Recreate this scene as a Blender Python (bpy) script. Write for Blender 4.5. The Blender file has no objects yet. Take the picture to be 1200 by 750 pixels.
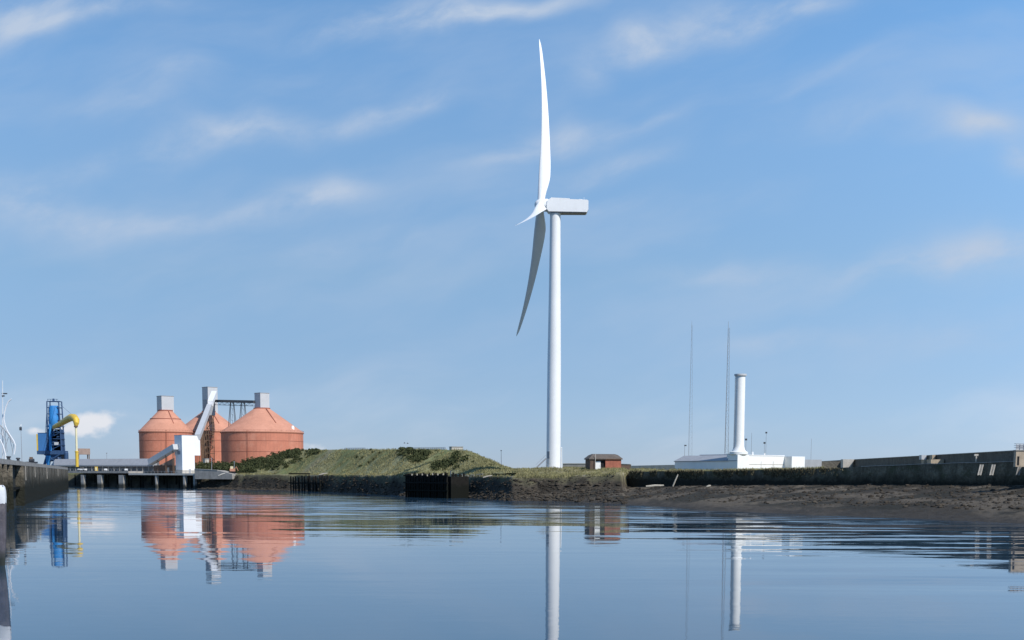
import bpy, math, random
import numpy as np
from mathutils import Vector, Matrix
random.seed(7)
rng = np.random.default_rng(11)
RAD = math.radians
sc = bpy.context.scene
COL = sc.collection

# ------------------------------------------------------------------ camera
F = 1560.0; CAMH = 7.0; PPY = 727.0
PITCH = math.atan(170 / F); ROLL = RAD(0.25)
ROT = Matrix.Rotation(math.pi / 2 - PITCH, 3, 'X') @ Matrix.Rotation(ROLL, 3, 'Z')
cam = bpy.data.cameras.new('camera')
cam.sensor_width = 36.0; cam.lens = 36.0 * F / 1200.0
cam.shift_y = (PPY - 375.0) / 1200.0
cam.clip_start = 1.0; cam.clip_end = 60000
camo = bpy.data.objects.new('camera', cam); COL.objects.link(camo)
camo.matrix_world = Matrix.Translation((0, 0, CAMH)) @ ROT.to_4x4()
sc.camera = camo

# ------------------------------------------------------------------ light
SUN_EL, SUN_AZ = RAD(44), RAD(137)      # azimuth clockwise from +Y (view direction): behind, to the right
sdir = Vector((math.sin(SUN_AZ) * math.cos(SUN_EL), math.cos(SUN_AZ) * math.cos(SUN_EL), math.sin(SUN_EL)))
sun = bpy.data.lights.new('sun', 'SUN'); sun.energy = 4.5; sun.angle = RAD(0.5); sun.color = (1, 0.955, 0.89)
suno = bpy.data.objects.new('sun', sun); COL.objects.link(suno)
suno.rotation_euler = (-sdir).to_track_quat('-Z', 'Y').to_euler()
sc.view_settings.view_transform = 'Standard'; sc.view_settings.look = 'None'
sc.view_settings.gamma = 1.0; sc.view_settings.use_curve_mapping = False
sc.view_settings.exposure = 0.0
SKY_STRENGTH = 0.115


def P(px, py, D):
    """world point at distance D (metres along +Y) that stands on a sight line"""
    d = ROT @ Vector(((px - 600) / F, -(py - PPY) / F, -1.0))
    return Vector((0, 0, CAMH)) + d * (D / d.y)


class G:                                    # tiny node-graph helper
    def __init__(s, nt): s.nt = nt
    def n(s, t, **kw):
        nd = s.nt.nodes.new(t)
        for k, v in kw.items(): setattr(nd, k, v)
        return nd
    def put(s, sock, v):
        if isinstance(v, bpy.types.NodeSocket): s.nt.links.new(v, sock)
        elif v is not None: sock.default_value = v
    def m(s, op, a, b=None, c=None, clamp=False):
        nd = s.n('ShaderNodeMath', operation=op, use_clamp=clamp)
        for i, v in enumerate((a, b, c)):
            if v is not None: s.put(nd.inputs[i], v)
        return nd.outputs[0]
    def vm(s, op, a, b=None):
        nd = s.n('ShaderNodeVectorMath', operation=op)
        s.put(nd.inputs[0], a)
        if b is not None: s.put(nd.inputs[1], b)
        return nd.outputs[0]
    def noise(s, vec, scale, detail=3, rough=0.5, out='Fac'):
        nd = s.n('ShaderNodeTexNoise'); s.put(nd.inputs['Vector'], vec)
        nd.inputs['Scale'].default_value = scale; nd.inputs['Detail'].default_value = detail
        nd.inputs['Roughness'].default_value = rough
        return nd.outputs[out]
    def mix(s, f, a, b, mode='MIX'):
        nd = s.n('ShaderNodeMix', data_type='RGBA', blend_type=mode)
        s.put(nd.inputs[0], f); s.put(nd.inputs[6], a); s.put(nd.inputs[7], b)
        return nd.outputs[2]
    def rng(s, v, a, b, c=0.0, d=1.0, smooth=False):
        nd = s.n('ShaderNodeMapRange', interpolation_type='SMOOTHSTEP' if smooth else 'LINEAR')
        for i, x in enumerate((v, a, b, c, d)): s.put(nd.inputs[i], x)
        return nd.outputs[0]
    def comb(s, x, y, z):
        nd = s.n('ShaderNodeCombineXYZ')
        for i, v in enumerate((x, y, z)): s.put(nd.inputs[i], v)
        return nd.outputs[0]


def c4(c): return (c[0], c[1], c[2], 1.0)

# ------------------------------------------------------------------ sky with thin streaky cloud
w = bpy.data.worlds.new('World'); sc.world = w; w.use_nodes = True
w.node_tree.nodes.clear(); g = G(w.node_tree)
sky = g.n('ShaderNodeTexSky', sky_type='NISHITA', sun_disc=False)
sky.sun_elevation = SUN_EL; sky.sun_rotation = SUN_AZ
sky.altitude = 0; sky.air_density = 1.0; sky.dust_density = 0.0; sky.ozone_density = 4.0
tc = g.n('ShaderNodeTexCoord'); sep = g.n('ShaderNodeSeparateXYZ'); g.put(sep.inputs[0], tc.outputs['Generated'])
yy = g.m('MAXIMUM', g.m('ABSOLUTE', sep.outputs['Y']), 0.08)
gu = g.m('DIVIDE', sep.outputs['X'], yy); gv = g.m('DIVIDE', sep.outputs['Z'], yy)
ca, sa = math.cos(RAD(14)), math.sin(RAD(14))        # streaks climb gently to the right
ra = g.m('ADD', g.m('MULTIPLY', gu, ca), g.m('MULTIPLY', gv, sa))
rb = g.m('SUBTRACT', g.m('MULTIPLY', gv, ca), g.m('MULTIPLY', gu, sa))
warp = g.m('MULTIPLY', g.m('SUBTRACT', g.noise(g.comb(gu, gv, 3.0), 9, 2), 0.5), 0.05)
rb2 = g.m('ADD', rb, warp)
n1 = g.noise(g.comb(g.m('MULTIPLY', ra, 4.5), g.m('MULTIPLY', rb2, 15), 1.7), 1.0, 5, 0.55)
n2 = g.noise(g.comb(g.m('MULTIPLY', ra, 12), g.m('MULTIPLY', rb2, 26), 5.1), 1.0, 6, 0.6)
n3 = g.noise(g.comb(g.m('MULTIPLY', gu, 60), g.m('MULTIPLY', gv, 85), 2.1), 1.0, 4, 0.55)
veil = g.rng(n1, 0.40, 0.76, 0, 0.30, True)
streaks = [  # centre x, y, half length, half width, tilt, weight
    (20, 18, 75, 22, 14, .62), (110, 22, 80, 9, 10, .42), (470, 26, 95, 18, 6, .62), (610, 14, 95, 10, 7, .5),
    (752, 50, 34, 15, 4, .62), (845, 22, 75, 15, 9, .5), (910, 4, 70, 12, 4, .45), (695, 78, 26, 16, 20, .3),
    (285, 152, 50, 14, 6, .5), (190, 182, 110, 13, 12, .40), (430, 140, 70, 11, 14, .42), (500, 122, 24, 8, 12, .42),
    (210, 95, 34, 14, 10, .25), (150, 130, 60, 22, 0, .22), (382, 226, 38, 13, 4, .5), (300, 247, 110, 13, 7, .34), (30, 238, 50, 22, -12, .5),
    (130, 262, 70, 18, 0, .34), (660, 156, 55, 14, 8, .42), (590, 182, 50, 8, 14, .34), (715, 192, 60, 12, 14, .36),
    (760, 140, 40, 6, 18, .26), (1148, 145, 38, 15, 2, .55), (1194, 178, 16, 13, 0, .5), (1165, 280, 85, 22, 8, .42),
    (1060, 310, 110, 15, 9, .36), (850, 325, 60, 11, 4, .32), (900, 402, 65, 10, 6, .32), (960, 100, 60, 6, 22, .22), (700, 240, 50, 9, 10, .24),
    (1010, 142, 60, 14, 6, .2), (430, 290, 120, 12, 5, .18), (1100, 400, 120, 26, 6, .2)]
tot = None
for (x, y, hl, hw, tilt, wt) in streaks:
    d = P(x, y, 1.0) - Vector((0, 0, CAMH)); u0, v0 = d.x, d.z
    c, s = math.cos(RAD(tilt)), math.sin(RAD(tilt))
    du = g.m('SUBTRACT', gu, u0); dv = g.m('SUBTRACT', g.m('ADD', gv, warp), v0)
    a = g.m('MULTIPLY', g.m('ADD', g.m('MULTIPLY', du, c), g.m('MULTIPLY', dv, s)), F / hl)
    b = g.m('MULTIPLY', g.m('SUBTRACT', g.m('MULTIPLY', dv, c), g.m('MULTIPLY', du, s)), F / hw)
    e = g.m('MULTIPLY', g.m('EXPONENT', g.m('MULTIPLY', g.m('ADD', g.m('MULTIPLY', a, a), g.m('MULTIPLY', b, b)), -0.8)), wt)
    tot = e if tot is None else g.m('ADD', tot, e)
wisp = g.m('MULTIPLY', tot, g.rng(n2, 0.28, 0.72, 0.25, 1.75, True))
cum = None                                      # two low heaped clouds on the left
for (x, y, hl, hw, wt) in [(104, 497, 25, 13, 1.0), (124, 492, 20, 10, .5), (38, 505, 11, 5.5, .8), (84, 503, 18, 6, .6), (368, 524, 20, 7, .45)]:
    d = P(x, y, 1.0) - Vector((0, 0, CAMH))
    a = g.m('MULTIPLY', g.m('SUBTRACT', gu, d.x), F / hl); b = g.m('MULTIPLY', g.m('SUBTRACT', gv, d.z), F / hw)
    e = g.m('MULTIPLY', g.m('EXPONENT', g.m('MULTIPLY', g.m('ADD', g.m('MULTIPLY', a, a), g.m('MULTIPLY', b, b)), -0.9)), wt)
    cum = e if cum is None else g.m('ADD', cum, e)
cumul = g.rng(g.m('ADD', cum, g.m('MULTIPLY', g.m('SUBTRACT', n3, 0.5), 2.0)), 0.15, 1.05, 0, 0.95, True)
cumul = g.m('MULTIPLY', cumul, g.rng(cum, 0.05, 0.3))
alpha = g.m('ADD', g.m('ADD', veil, wisp), cumul, clamp=True)
front = g.rng(sep.outputs['Y'], 0.05, 0.3)
alpha = g.m('MULTIPLY', alpha, front)
cloudcol = g.mix(g.rng(gv, 0.05, 0.085), (6.7, 6.9, 7.4, 1), (4.2, 5.1, 6.5, 1))
el = g.m('MULTIPLY', g.m('MAXIMUM', sep.outputs['Z'], 0), 1 / .4)      # clean maritime air: bluer near the horizon
rp = g.n('ShaderNodeValToRGB'); g.put(rp.inputs[0], el); cr = rp.color_ramp
for i_, (ps_, c_) in enumerate([(.0, (.53, .68, 1.13)), (.028, (.53, .68, 1.13)), (.17, (.70, .79, 1.05)), (.36, (.93, 1.0, 1.09)), (.56, (1.09, 1.2, 1.25)), (.83, (1.04, 1.33, 1.43))]):
    e_ = cr.elements[i_] if i_ < 2 else cr.elements.new(ps_)
    e_.position = ps_; e_.color = (c_[0] / 2, c_[1] / 2, c_[2] / 2, 1)
tint = g.mix(1.0, g.mix(1.0, sky.outputs[0], rp.outputs[0], 'MULTIPLY'), (1.87, 1.87, 1.86, 1), 'MULTIPLY')
az_ = g.m('ADD', g.m('MULTIPLY', gu, .45), g.m('MULTIPLY', g.m('MULTIPLY', gu, gu), .7))
az_ = g.m('MINIMUM', g.m('MAXIMUM', g.m('ADD', az_, g.rng(gv, .10, .30, .82, .98)), .6), 1.25)
tint = g.mix(front, tint, g.mix(1.0, tint, g.comb(az_, az_, az_), 'MULTIPLY'))
skyc = g.mix(alpha, tint, cloudcol)
bg = g.n('ShaderNodeBackground'); g.put(bg.inputs[0], skyc); bg.inputs[1].default_value = SKY_STRENGTH
wo = g.n('ShaderNodeOutputWorld'); w.node_tree.links.new(bg.outputs[0], wo.inputs[0])


# ------------------------------------------------------------------ materials
def mat(name, base, rough=0.7, var=0.15, scale=1.0, streak=0.0, tint=None, bump=0.0, attr=False, metallic=0.0, wear=None, spec=0.4, tide=None):
    """var: size of the colour mottling; streak: rain streaks running down; wear: (colour, amount) patches; tide: (z, colour) growth below z"""
    m_ = bpy.data.materials.new(name); m_.use_nodes = True
    nt = m_.node_tree; g = G(nt); b = nt.nodes['Principled BSDF']
    co = g.n('ShaderNodeNewGeometry').outputs['Position']
    n = g.noise(co, scale, 5, 0.6)
    col = c4(base)
    if attr:
        at = g.n('ShaderNodeVertexColor'); at.layer_name = 'Col'; col = at.outputs[0]
    k = g.rng(n, 0.25, 0.75, 1 - var, 1 + var)
    fine = g.rng(g.noise(co, scale * 7.3, 3, 0.6), 0.3, 0.7, 1 - var * .5, 1 + var * .5)
    col = g.mix(1.0, col, g.comb(g.m('MULTIPLY', k, fine), g.m('MULTIPLY', k, fine), g.m('MULTIPLY', k, fine)), 'MULTIPLY')
    sp = g.n('ShaderNodeSeparateXYZ'); g.put(sp.inputs[0], co)
    if streak:
        sv = g.comb(g.m('MULTIPLY', sp.outputs[0], 1.3), g.m('MULTIPLY', sp.outputs[1], 1.3), g.m('MULTIPLY', sp.outputs[2], 0.07))
        sn = g.rng(g.noise(sv, 1.0, 5, 0.65), 0.42, 0.72, 0, streak)
        t = tint or (base[0] * .45, base[1] * .45, base[2] * .45)
        col = g.mix(sn, col, c4(t))
    if wear:
        wn = g.rng(g.noise(co, scale * 0.6, 6, 0.7), 0.52, 0.62, 0, wear[1])
        col = g.mix(wn, col, c4(wear[0]))
    if tide:
        th, ta = (tide[2], tide[3]) if len(tide) > 2 else (0.6, 2.2)
        zz = g.m('ADD', sp.outputs[2], g.m('MULTIPLY', g.m('SUBTRACT', g.noise(co, 0.5, 5, .65), 0.5), ta))
        col = g.mix(g.rng(zz, tide[0] - th, tide[0] + th, 1, 0), col, c4(tide[1]))
    g.put(b.inputs['Base Color'], col)
    b.inputs['Roughness'].default_value = rough; b.inputs['Metallic'].default_value = metallic
    b.inputs['Specular IOR Level'].default_value = spec
    if bump:
        bp = g.n('ShaderNodeBump'); bp.inputs['Strength'].default_value = 1.0; bp.inputs['Distance'].default_value = bump
        g.put(bp.inputs['Height'], g.noise(co, scale * 3, 5, 0.65)); g.put(b.inputs['Normal'], bp.outputs[0])
    return m_


M = dict(
    turbine=mat('turbine_white', (.80, .80, .79), .45, .04, .08, .10, (.62, .62, .60)),
    turbine_dark=mat('turbine_shade_grey', (.22, .22, .23), .6, .1),  # darker grey: shade under the nacelle put into the colour
    terra=mat('terracotta_paint', (.56, .205, .13), .8, .14, .16, .75, (.40, .16, .105), wear=((.60, .27, .185), .55)),
    terra_roof=mat('terracotta_roof', (.54, .255, .17), .8, .12, .2, .35, (.47, .2, .125), wear=((.64, .31, .21), .5)),
    terra_dark=mat('terracotta_trim', (.33, .12, .08), .8, .1),
    house=mat('grey_cladding', (.50, .51, .52), .55, .05, .4, .2, (.45, .45, .46)),
    white=mat('white_cladding', (.82, .82, .83), .6, .04, .3, .15, (.66, .65, .62)),
    white_paint=mat('white_paint', (.82, .82, .80), .6, .05, .4, .18, (.66, .64, .58)),
    grey_metal=mat('grey_sheeting', (.33, .34, .36), .6, .1, .5, .2),
    gallery_wall=mat('gallery_sheeting', (.20, .20, .205), .7, .12, .5, .3),
    dark_metal=mat('dark_steel', (.045, .05, .06), .6, .2),
    rust=mat('rusty_steel', (.16, .10, .065), .8, .3, 1.0),
    mast=mat('mast_steel', (.27, .29, .32), .6, .1),
    blue=mat('blue_paint', (.025, .20, .50), .65, .2, .4, .25),
    blue_house=mat('blue_sheeting', (.05, .17, .40), .5, .1, .4, .2),
    blue_dark=mat('dark_blue_paint', (.03, .075, .17), .6, .2, .5, .2),
    yellow=mat('yellow_paint', (.70, .47, .06), .5, .1, .5, .3, (.42, .26, .06)),
    pale_yellow=mat('pale_yellow_paint', (.78, .70, .45), .5, .08, .6, .2),
    concrete=mat('weathered_concrete', (.33, .31, .28), .9, .25, .5, .45, (.15, .14, .12)),
    pale_concrete=mat('pale_concrete', (.48, .45, .40), .9, .2, .7, .3, (.3, .28, .24)),
    quay=mat('quay_concrete', (.21, .185, .145), .95, .5, .55, .85, (.06, .055, .045), .5, spec=.1, tide=(5.6, (.028, .029, .022), 1.6, 5.0), wear=((.07, .066, .052), .75)),
    quay_dark=mat('quay_recess', (.05, .047, .042), .95, .3, .6, .5, (.03, .03, .026), .25, tide=(6.2, (.022, .024, .020))),  # recess and under-deck shade put into the dark tone, weed below
    pier_pile=mat('pile_concrete', (.36, .34, .31), .9, .2, .7, .4, (.18, .17, .15), tide=(2.0, (.05, .05, .042))),
    timber=mat('tarred_timber', (.017, .016, .014), .95, .35, 1.0, .4, (.010, .010, .009), .1, spec=.1, tide=(4.0, (.010, .011, .009))),
    pale_timber=mat('bleached_timber', (.42, .38, .31), .9, .2, 1.0),
    seawall=mat('dark_seawall', (.165, .145, .105), .95, .5, .4, .7, (.07, .064, .048), .5, spec=.1, tide=(6.9, (.026, .026, .020), 1.1, 3.2), wear=((.075, .08, .045), .7)),
    upper_wall=mat('old_masonry', (.135, .122, .10), .95, .3, .5, .4, (.07, .064, .055), .3),
    stone=mat('sandstone', (.46, .37, .27), .9, .25, .8, .3),
    brick=mat('red_brick', (.36, .125, .08), .9, .25, 1.2, .2),
    brown_shade_brick=mat('brown_shade_brick', (.12, .08, .06), .9, .25, 1.2, .2),  # brown brick; also carries the shade of the hut's end in its colour
    roofing=mat('brown_roof_sheet', (.125, .105, .09), .9, .25, .8, .3),
    dark=mat('dark_opening', (.012, .012, .014), .9, .1),
    leaf=mat('scrub_leaf', (.062, .072, .032), .85, .4, .35, spec=.1),
    grass=mat('dry_grass', (.24, .222, .11), .9, .45, .3, spec=.1),
    weed=mat('wall_weed', (.13, .115, .072), .95, .5, .4, spec=.1),
    rock=mat('weedy_rock', (.046, .038, .029), .95, .55, .4, bump=.05, spec=.2, wear=((.105, .088, .066), .6)),
    hull=mat('hull_grey', (.11, .10, .115), .6, .35, 1.2, .7, (.05, .045, .05), wear=((.20, .17, .17), .6), tide=(.9, (.03, .035, .03))),
    hull_white=mat('white_hull_paint', (.70, .71, .73), .45, .08, .8, .25),
    hopper=mat('faded_sheeting', (.33, .24, .20), .8, .15, .5, .3),
    bird=mat('gull_feathers', (.16, .16, .17), .8, .1),
)


# ------------------------------------------------------------------ mesh building
class MB:
    def __init__(s): s.v = []; s.f = []
    def add(s, vs, fs):
        o = len(s.v); s.v += [tuple(v) for v in vs]; s.f += [tuple(i + o for i in f) for f in fs]
    def obox(s, p, a, b, c):
        p, a, b, c = Vector(p), Vector(a), Vector(b), Vector(c)
        vs = [p, p + a, p + a + b, p + b, p + c, p + a + c, p + a + b + c, p + b + c]
        fs = [(0, 3, 2, 1), (4, 5, 6, 7), (0, 1, 5, 4), (1, 2, 6, 5), (2, 3, 7, 6), (3, 0, 4, 7)]
        if a.cross(b).dot(c) < 0: fs = [f[::-1] for f in fs]
        s.add(vs, fs); return s
    def box(s, c, hx, hy, hz, yaw=0.0):
        e1 = Vector((math.cos(yaw), math.sin(yaw), 0)); e2 = Vector((-math.sin(yaw), math.cos(yaw), 0)); e3 = Vector((0, 0, 1))
        return s.obox(Vector(c) - e1 * hx - e2 * hy - e3 * hz, e1 * 2 * hx, e2 * 2 * hy, e3 * 2 * hz)
    def tube(s, p0, p1, r0, r1=None, n=8):
        p0, p1 = Vector(p0), Vector(p1); r1 = r0 if r1 is None else r1
        d = (p1 - p0).normalized(); t = Vector((0, 0, 1)) if abs(d.z) < .95 else Vector((1, 0, 0))
        a = d.cross(t).normalized(); b = d.cross(a)
        vs = []
        for p, r in ((p0, r0), (p1, r1)):
            for i in range(n):
                q = 2 * math.pi * i / n; vs.append(p + a * math.cos(q) * r + b * math.sin(q) * r)
        fs = [(i, (i + 1) % n, n + (i + 1) % n, n + i) for i in range(n)] + [tuple(range(n))[::-1], tuple(range(n, 2 * n))]
        s.add(vs, fs); return s
    def path(s, pts, rads, n=8):
        pts = [Vector(p) for p in pts]; vs = []; k = len(pts)
        up = Vector((0, 1, 0))
        for i, p in enumerate(pts):
            d = (pts[min(i + 1, k - 1)] - pts[max(i - 1, 0)]).normalized()
            a = d.cross(up)
            if a.length < .05: a = d.cross(Vector((1, 0, 0)))
            a.normalize(); b = d.cross(a)
            for j in range(n):
                q = 2 * math.pi * j / n; vs.append(p + a * math.cos(q) * rads[i] + b * math.sin(q) * rads[i])
        fs = [(i * n + j, i * n + (j + 1) % n, (i + 1) * n + (j + 1) % n, (i + 1) * n + j) for i in range(k - 1) for j in range(n)]
        fs += [tuple(range(n))[::-1], tuple(range((k - 1) * n, k * n))]
        s.add(vs, fs); return s
    def lathe(s, c, prof, n=48, cap=True):
        c = Vector(c); vs = []
        for r, z in prof:
            for i in range(n):
                q = 2 * math.pi * i / n; vs.append(c + Vector((math.cos(q) * r, math.sin(q) * r, z)))
        k = len(prof)
        fs = [(i * n + j, i * n + (j + 1) % n, (i + 1) * n + (j + 1) % n, (i + 1) * n + j) for i in range(k - 1) for j in range(n)]
        if cap: fs += [tuple(range(n))[::-1], tuple(range((k - 1) * n, k * n))]
        s.add(vs, fs); return s
    def prism(s, poly, ext):
        poly = [Vector(p) for p in poly]; ext = Vector(ext); n = len(poly)
        nrm = Vector((0, 0, 0))
        for i in range(n): nrm += poly[i].cross(poly[(i + 1) % n])
        fs = [tuple(range(n))[::-1], tuple(range(n, 2 * n))] + [(i, (i + 1) % n, n + (i + 1) % n, n + i) for i in range(n)]
        if nrm.dot(ext) < 0: fs = [f[::-1] for f in fs]
        s.add(poly + [p + ext for p in poly], fs); return s
    def build(s, name, material, parent=None, smooth=False, label=None, origin=None):
        o_ = Vector((0, 0, 0))
        if parent is not None: o_ = ORG[parent]
        elif origin is not None: o_ = Vector(origin)
        me = bpy.data.meshes.new(name)
        me.from_pydata([(v[0] - o_.x, v[1] - o_.y, v[2] - o_.z) for v in s.v], [], s.f); me.update()
        if smooth:
            me.polygons.foreach_set('use_smooth', [True] * len(me.polygons))
            me.set_sharp_from_angle(angle=RAD(35))
        me.materials.append(material)
        ob = bpy.data.objects.new(name, me); COL.objects.link(ob)
        ORG[ob] = o_
        if parent is not None: ob.parent = parent
        else: ob.location = o_
        if label: ob['label'] = label
        return ob


ORG = {}


def thing(name, loc, label, cat, group=None):
    o = bpy.data.objects.new(name, None); COL.objects.link(o); o.empty_display_size = 1.0
    o.location = loc; ORG[o] = Vector(loc); tag(o, label, cat, group); return o


def tag(o, label, cat, group=None):
    o['label'] = label; o['category'] = cat
    if group: o['group'] = group
    return o


def box1(p, a, b, c): return MB().obox(p, a, b, c)


Z = Vector((0, 0, 1))


def yaw_axes(deg):
    t = RAD(deg); return Vector((math.cos(t), math.sin(t), 0)), Vector((-math.sin(t), math.cos(t), 0))


# ------------------------------------------------------------------ value noise for modelling
_tab = rng.random((256, 256))


def vnoise(x, y):
    xi = np.floor(x).astype(int); yi = np.floor(y).astype(int); fx = x - xi; fy = y - yi
    fx = fx * fx * (3 - 2 * fx); fy = fy * fy * (3 - 2 * fy)
    a = _tab[xi % 256, yi % 256]; b = _tab[(xi + 1) % 256, yi % 256]; c = _tab[xi % 256, (yi + 1) % 256]; d = _tab[(xi + 1) % 256, (yi + 1) % 256]
    return (a * (1 - fx) + b * fx) * (1 - fy) + (c * (1 - fx) + d * fx) * fy


def fbm(x, y, o=4):
    t = 0; a = 1; s = 0
    for i in range(o):
        t = t + a * vnoise(x * 2 ** i + 17 * i, y * 2 ** i + 31 * i); s += a; a *= .55
    return t / s


def sstep(t): t = np.clip(t, 0, 1); return t * t * (3 - 2 * t)


F2 = F / math.cos(PITCH)
T_D = ([-600, 80, 150, 228, 232, 345, 400, 475, 525, 600, 648, 740, 830, 950, 1060, 1200, 1500, 1900], [640, 690, 672, 640, 626, 578, 524, 442, 428, 366, 363, 327, 273, 245, 227, 203, 165, 135])
T_B = ([-600, 80, 228, 345, 475, 525, 600, 650, 728, 735, 830, 950, 1060, 1200, 1500, 1900], [641, 691, 641, 580, 446, 433, 374, 371, 362, 374, 341, 307, 282, 255, 212, 180])
T_H1 = ([-600, 228, 345, 475, 525, 600, 650, 735, 830, 950, 1060, 1200, 1900], [.3, .3, .6, .9, 1.3, 2.2, 2.4, 4.0, 4.8, 5.1, 5.4, 5.6, 5.6])
T_W2 = ([-600, 228, 345, 475, 600, 700, 735, 740, 1900], [10, 9, 7, 6, 7, 8, 4, 1.4, 1.4])
T_ZT = ([-600, 80, 228, 345, 475, 525, 600, 650, 700, 735, 830, 950, 1060, 1200, 1900], [7, 7, 7, 6.8, 6.9, 6.9, 6.8, 6.8, 7.3, 8.1, 8.2, 8.7, 9.4, 10, 10])
T_ZP = ([-600, 228, 345, 475, 525, 600, 650, 735, 830, 950, 1060, 1200, 1900], [7.4, 7.3, 7.3, 7.6, 7.8, 8.6, 9.1, 8.95, 8.5, 8.9, 9.5, 10.05, 10.05])
I_ = lambda t, u: np.interp(u, t[0], t[1])


def uof(X, D): return 600 + F2 * X / D


def ground_z(X, D):
    u = uof(X, D)
    dw, db, h1, w2, zt, zp = (I_(t, u) for t in (T_D, T_B, T_H1, T_W2, T_ZT, T_ZP))
    jag = (fbm(X * .11, D * .05, 3) - .5)
    dwj = dw + jag * 5 * (u > 228)
    t1 = np.clip((D - dwj) / np.maximum(db - dwj, .5), 0, 1)
    z = h1 * t1 ** .9
    bankmask = (u < 733) & (u > 228)
    dbj = db + np.where(bankmask, (fbm(X * .22 + 9, D * .02, 3) - .5) * 2.5, 0)
    t2 = np.clip((D - dbj - .4) / w2, 0, 1)
    z = z + (zt - h1) * np.where(bankmask, .75 * t2 + .25 * sstep(t2), t2)
    t3 = np.clip((D - db - w2) / 13, 0, 1)
    z = z + (zp - zt) * sstep(t3)
    z = np.where(D < dwj, (D - dwj) * .12, z)
    z = np.where(D > db + 380, z - np.clip((D - db - 380) / 500, 0, 1) * 4.5, z)
    rough = np.where(u > 733, .32, .42)
    foresh = (D > dwj) & (D < dbj + w2)
    wallz = (u > 733) & (D > db - .2)
    z = z + np.where(foresh & ~wallz, (fbm(X * .45, D * .45, 4) - .5) * rough * np.clip((D - dwj) / 4, 0, 1) * 1.6, 0)
    z = z + np.where(D >= db + w2, (fbm(X * .3, D * .15, 3) - .5) * .35 * (D < 900), 0)
    return z


def grid_mesh(name, X, Y, Zz, colr, material, keep=None):
    nu, nd = X.shape
    v = np.stack([X, Y, Zz], -1).reshape(-1, 3)
    i = np.arange(nu * nd).reshape(nu, nd)
    q = np.stack([i[:-1, :-1], i[1:, :-1], i[1:, 1:], i[:-1, 1:]], -1).reshape(-1, 4)
    if keep is not None:
        q = q[keep.reshape(-1)]
        used = np.unique(q); mp = np.full(len(v), -1); mp[used] = np.arange(len(used)); v = v[used]; q = mp[q]; colr = colr.reshape(-1, 3)[used]
    me = bpy.data.meshes.new(name); me.from_pydata(v.tolist(), [], q.tolist()); me.update()
    ca_ = me.color_attributes.new('Col', 'FLOAT_COLOR', 'POINT')
    ca_.data.foreach_set('color', np.concatenate([colr.reshape(-1, 3), np.ones((len(v), 1))], 1).astype(np.float32).ravel())
    me.polygons.foreach_set('use_smooth', [True] * len(me.polygons))
    me.materials.append(material)
    o = bpy.data.objects.new(name, me); COL.objects.link(o); o['kind'] = 'structure'
    return o


us = np.concatenate([np.arange(-600, 40, 20), np.arange(40, 1220, 2.5), np.arange(1220, 1900, 20)])
offs = np.concatenate([[-120, -50, -20, -8, -3], np.arange(0, 70, .8), 70 * 1.13 ** np.arange(0, 48)])
U, O = np.meshgrid(us, offs, indexing='ij')
Dg = I_(T_D, U) + O
Xg = (U - 600) * Dg / F2
Zg = ground_z(Xg, Dg)
ur = uof(Xg, Dg)
db = I_(T_B, ur); w2 = I_(T_W2, ur)
big = fbm(Xg * .06, Dg * .03, 4); med = fbm(Xg * .35, Dg * .12, 4)


def lerp(a, b, t): return np.asarray(a) * (1 - t[..., None]) + np.asarray(b) * t[..., None]


strand = fbm(Xg * .05 + 3, Dg * .16, 4)
mud = lerp((.042, .036, .028), (.098, .082, .062), sstep((big - .40) * 6 + .2))
mud = lerp(mud, (.165, .138, .104), sstep((med - .50) * 6) * .7 * sstep((Zg - 2.2) / 2.4))
mud = lerp(mud, (.024, .023, .017), sstep((.47 - strand) * 11) * .85 * sstep((Zg - .6) / .8))
mud = lerp(mud, (.028, .026, .020), sstep((.46 - med) * 9) * .7)
mud = lerp(mud, (.040, .036, .032), sstep((1.5 - Zg) / 1.3) * .75)
edge0 = (Dg - db) / np.maximum(w2, 1)
weed = lerp((.030, .026, .020), (.066, .054, .040), sstep((med - .4) * 4))
weed = lerp(weed, (.105, .098, .055), sstep((edge0 - .45 + (med - .5) * .8) / .4) * .75)
grs = lerp((.13, .135, .06), (.23, .205, .11), sstep((big - .4) * 5))
grs = lerp(grs, (.05, .06, .03), sstep((med - .62) * 8) * .6)
edge = (Dg - db) / np.maximum(w2, 1)
col = lerp(mud, weed, sstep((edge + .1) / .2) * ((ur < 735) | (edge > 0)))
low = sstep((.35 - (Dg - I_(T_D, ur)) / 25) * 3)
col = np.where((ur < 560)[..., None] & (edge < .1)[..., None], lerp(weed * 1.25, mud, np.zeros_like(ur) + .3), col)
col = lerp(col, grs, sstep((edge + (med - .5) * .35 - .95) / .12))
rim = np.exp(-((edge - 1.02) / .10) ** 2) * sstep((fbm(Xg * .12 + 40, Dg * .05, 3) - .5) * 9 + .2) * (ur < 735)
col = lerp(col, (.30, .27, .20), rim * .8)
ground_m = mat('shore_ground', (1, 1, 1), .95, .38, .9, attr=True, bump=.25, spec=.25)
is_beach = ((Dg + np.roll(Dg, -1, 1)) * .5 < db - .01)[:-1, :-1]
grid_mesh('beach', Xg, Dg, Zg, col, ground_m, is_beach)
grid_mesh('ground', Xg, Dg, Zg, col, ground_m, ~is_beach)

# grassy mound between the shore and the silos
T_SIL = ([225, 255, 272, 290, 312, 330, 350, 372, 400, 470, 530, 546, 556, 566, 576, 588, 598, 606], [553, 551, 547.5, 542, 536, 531, 528, 527, 526.8, 526.8, 527.3, 528, 531, 535.5, 540, 546.5, 549.5, 552])
T_RD = ([225, 345, 475, 545, 606], [655, 640, 500, 468, 432])


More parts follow.
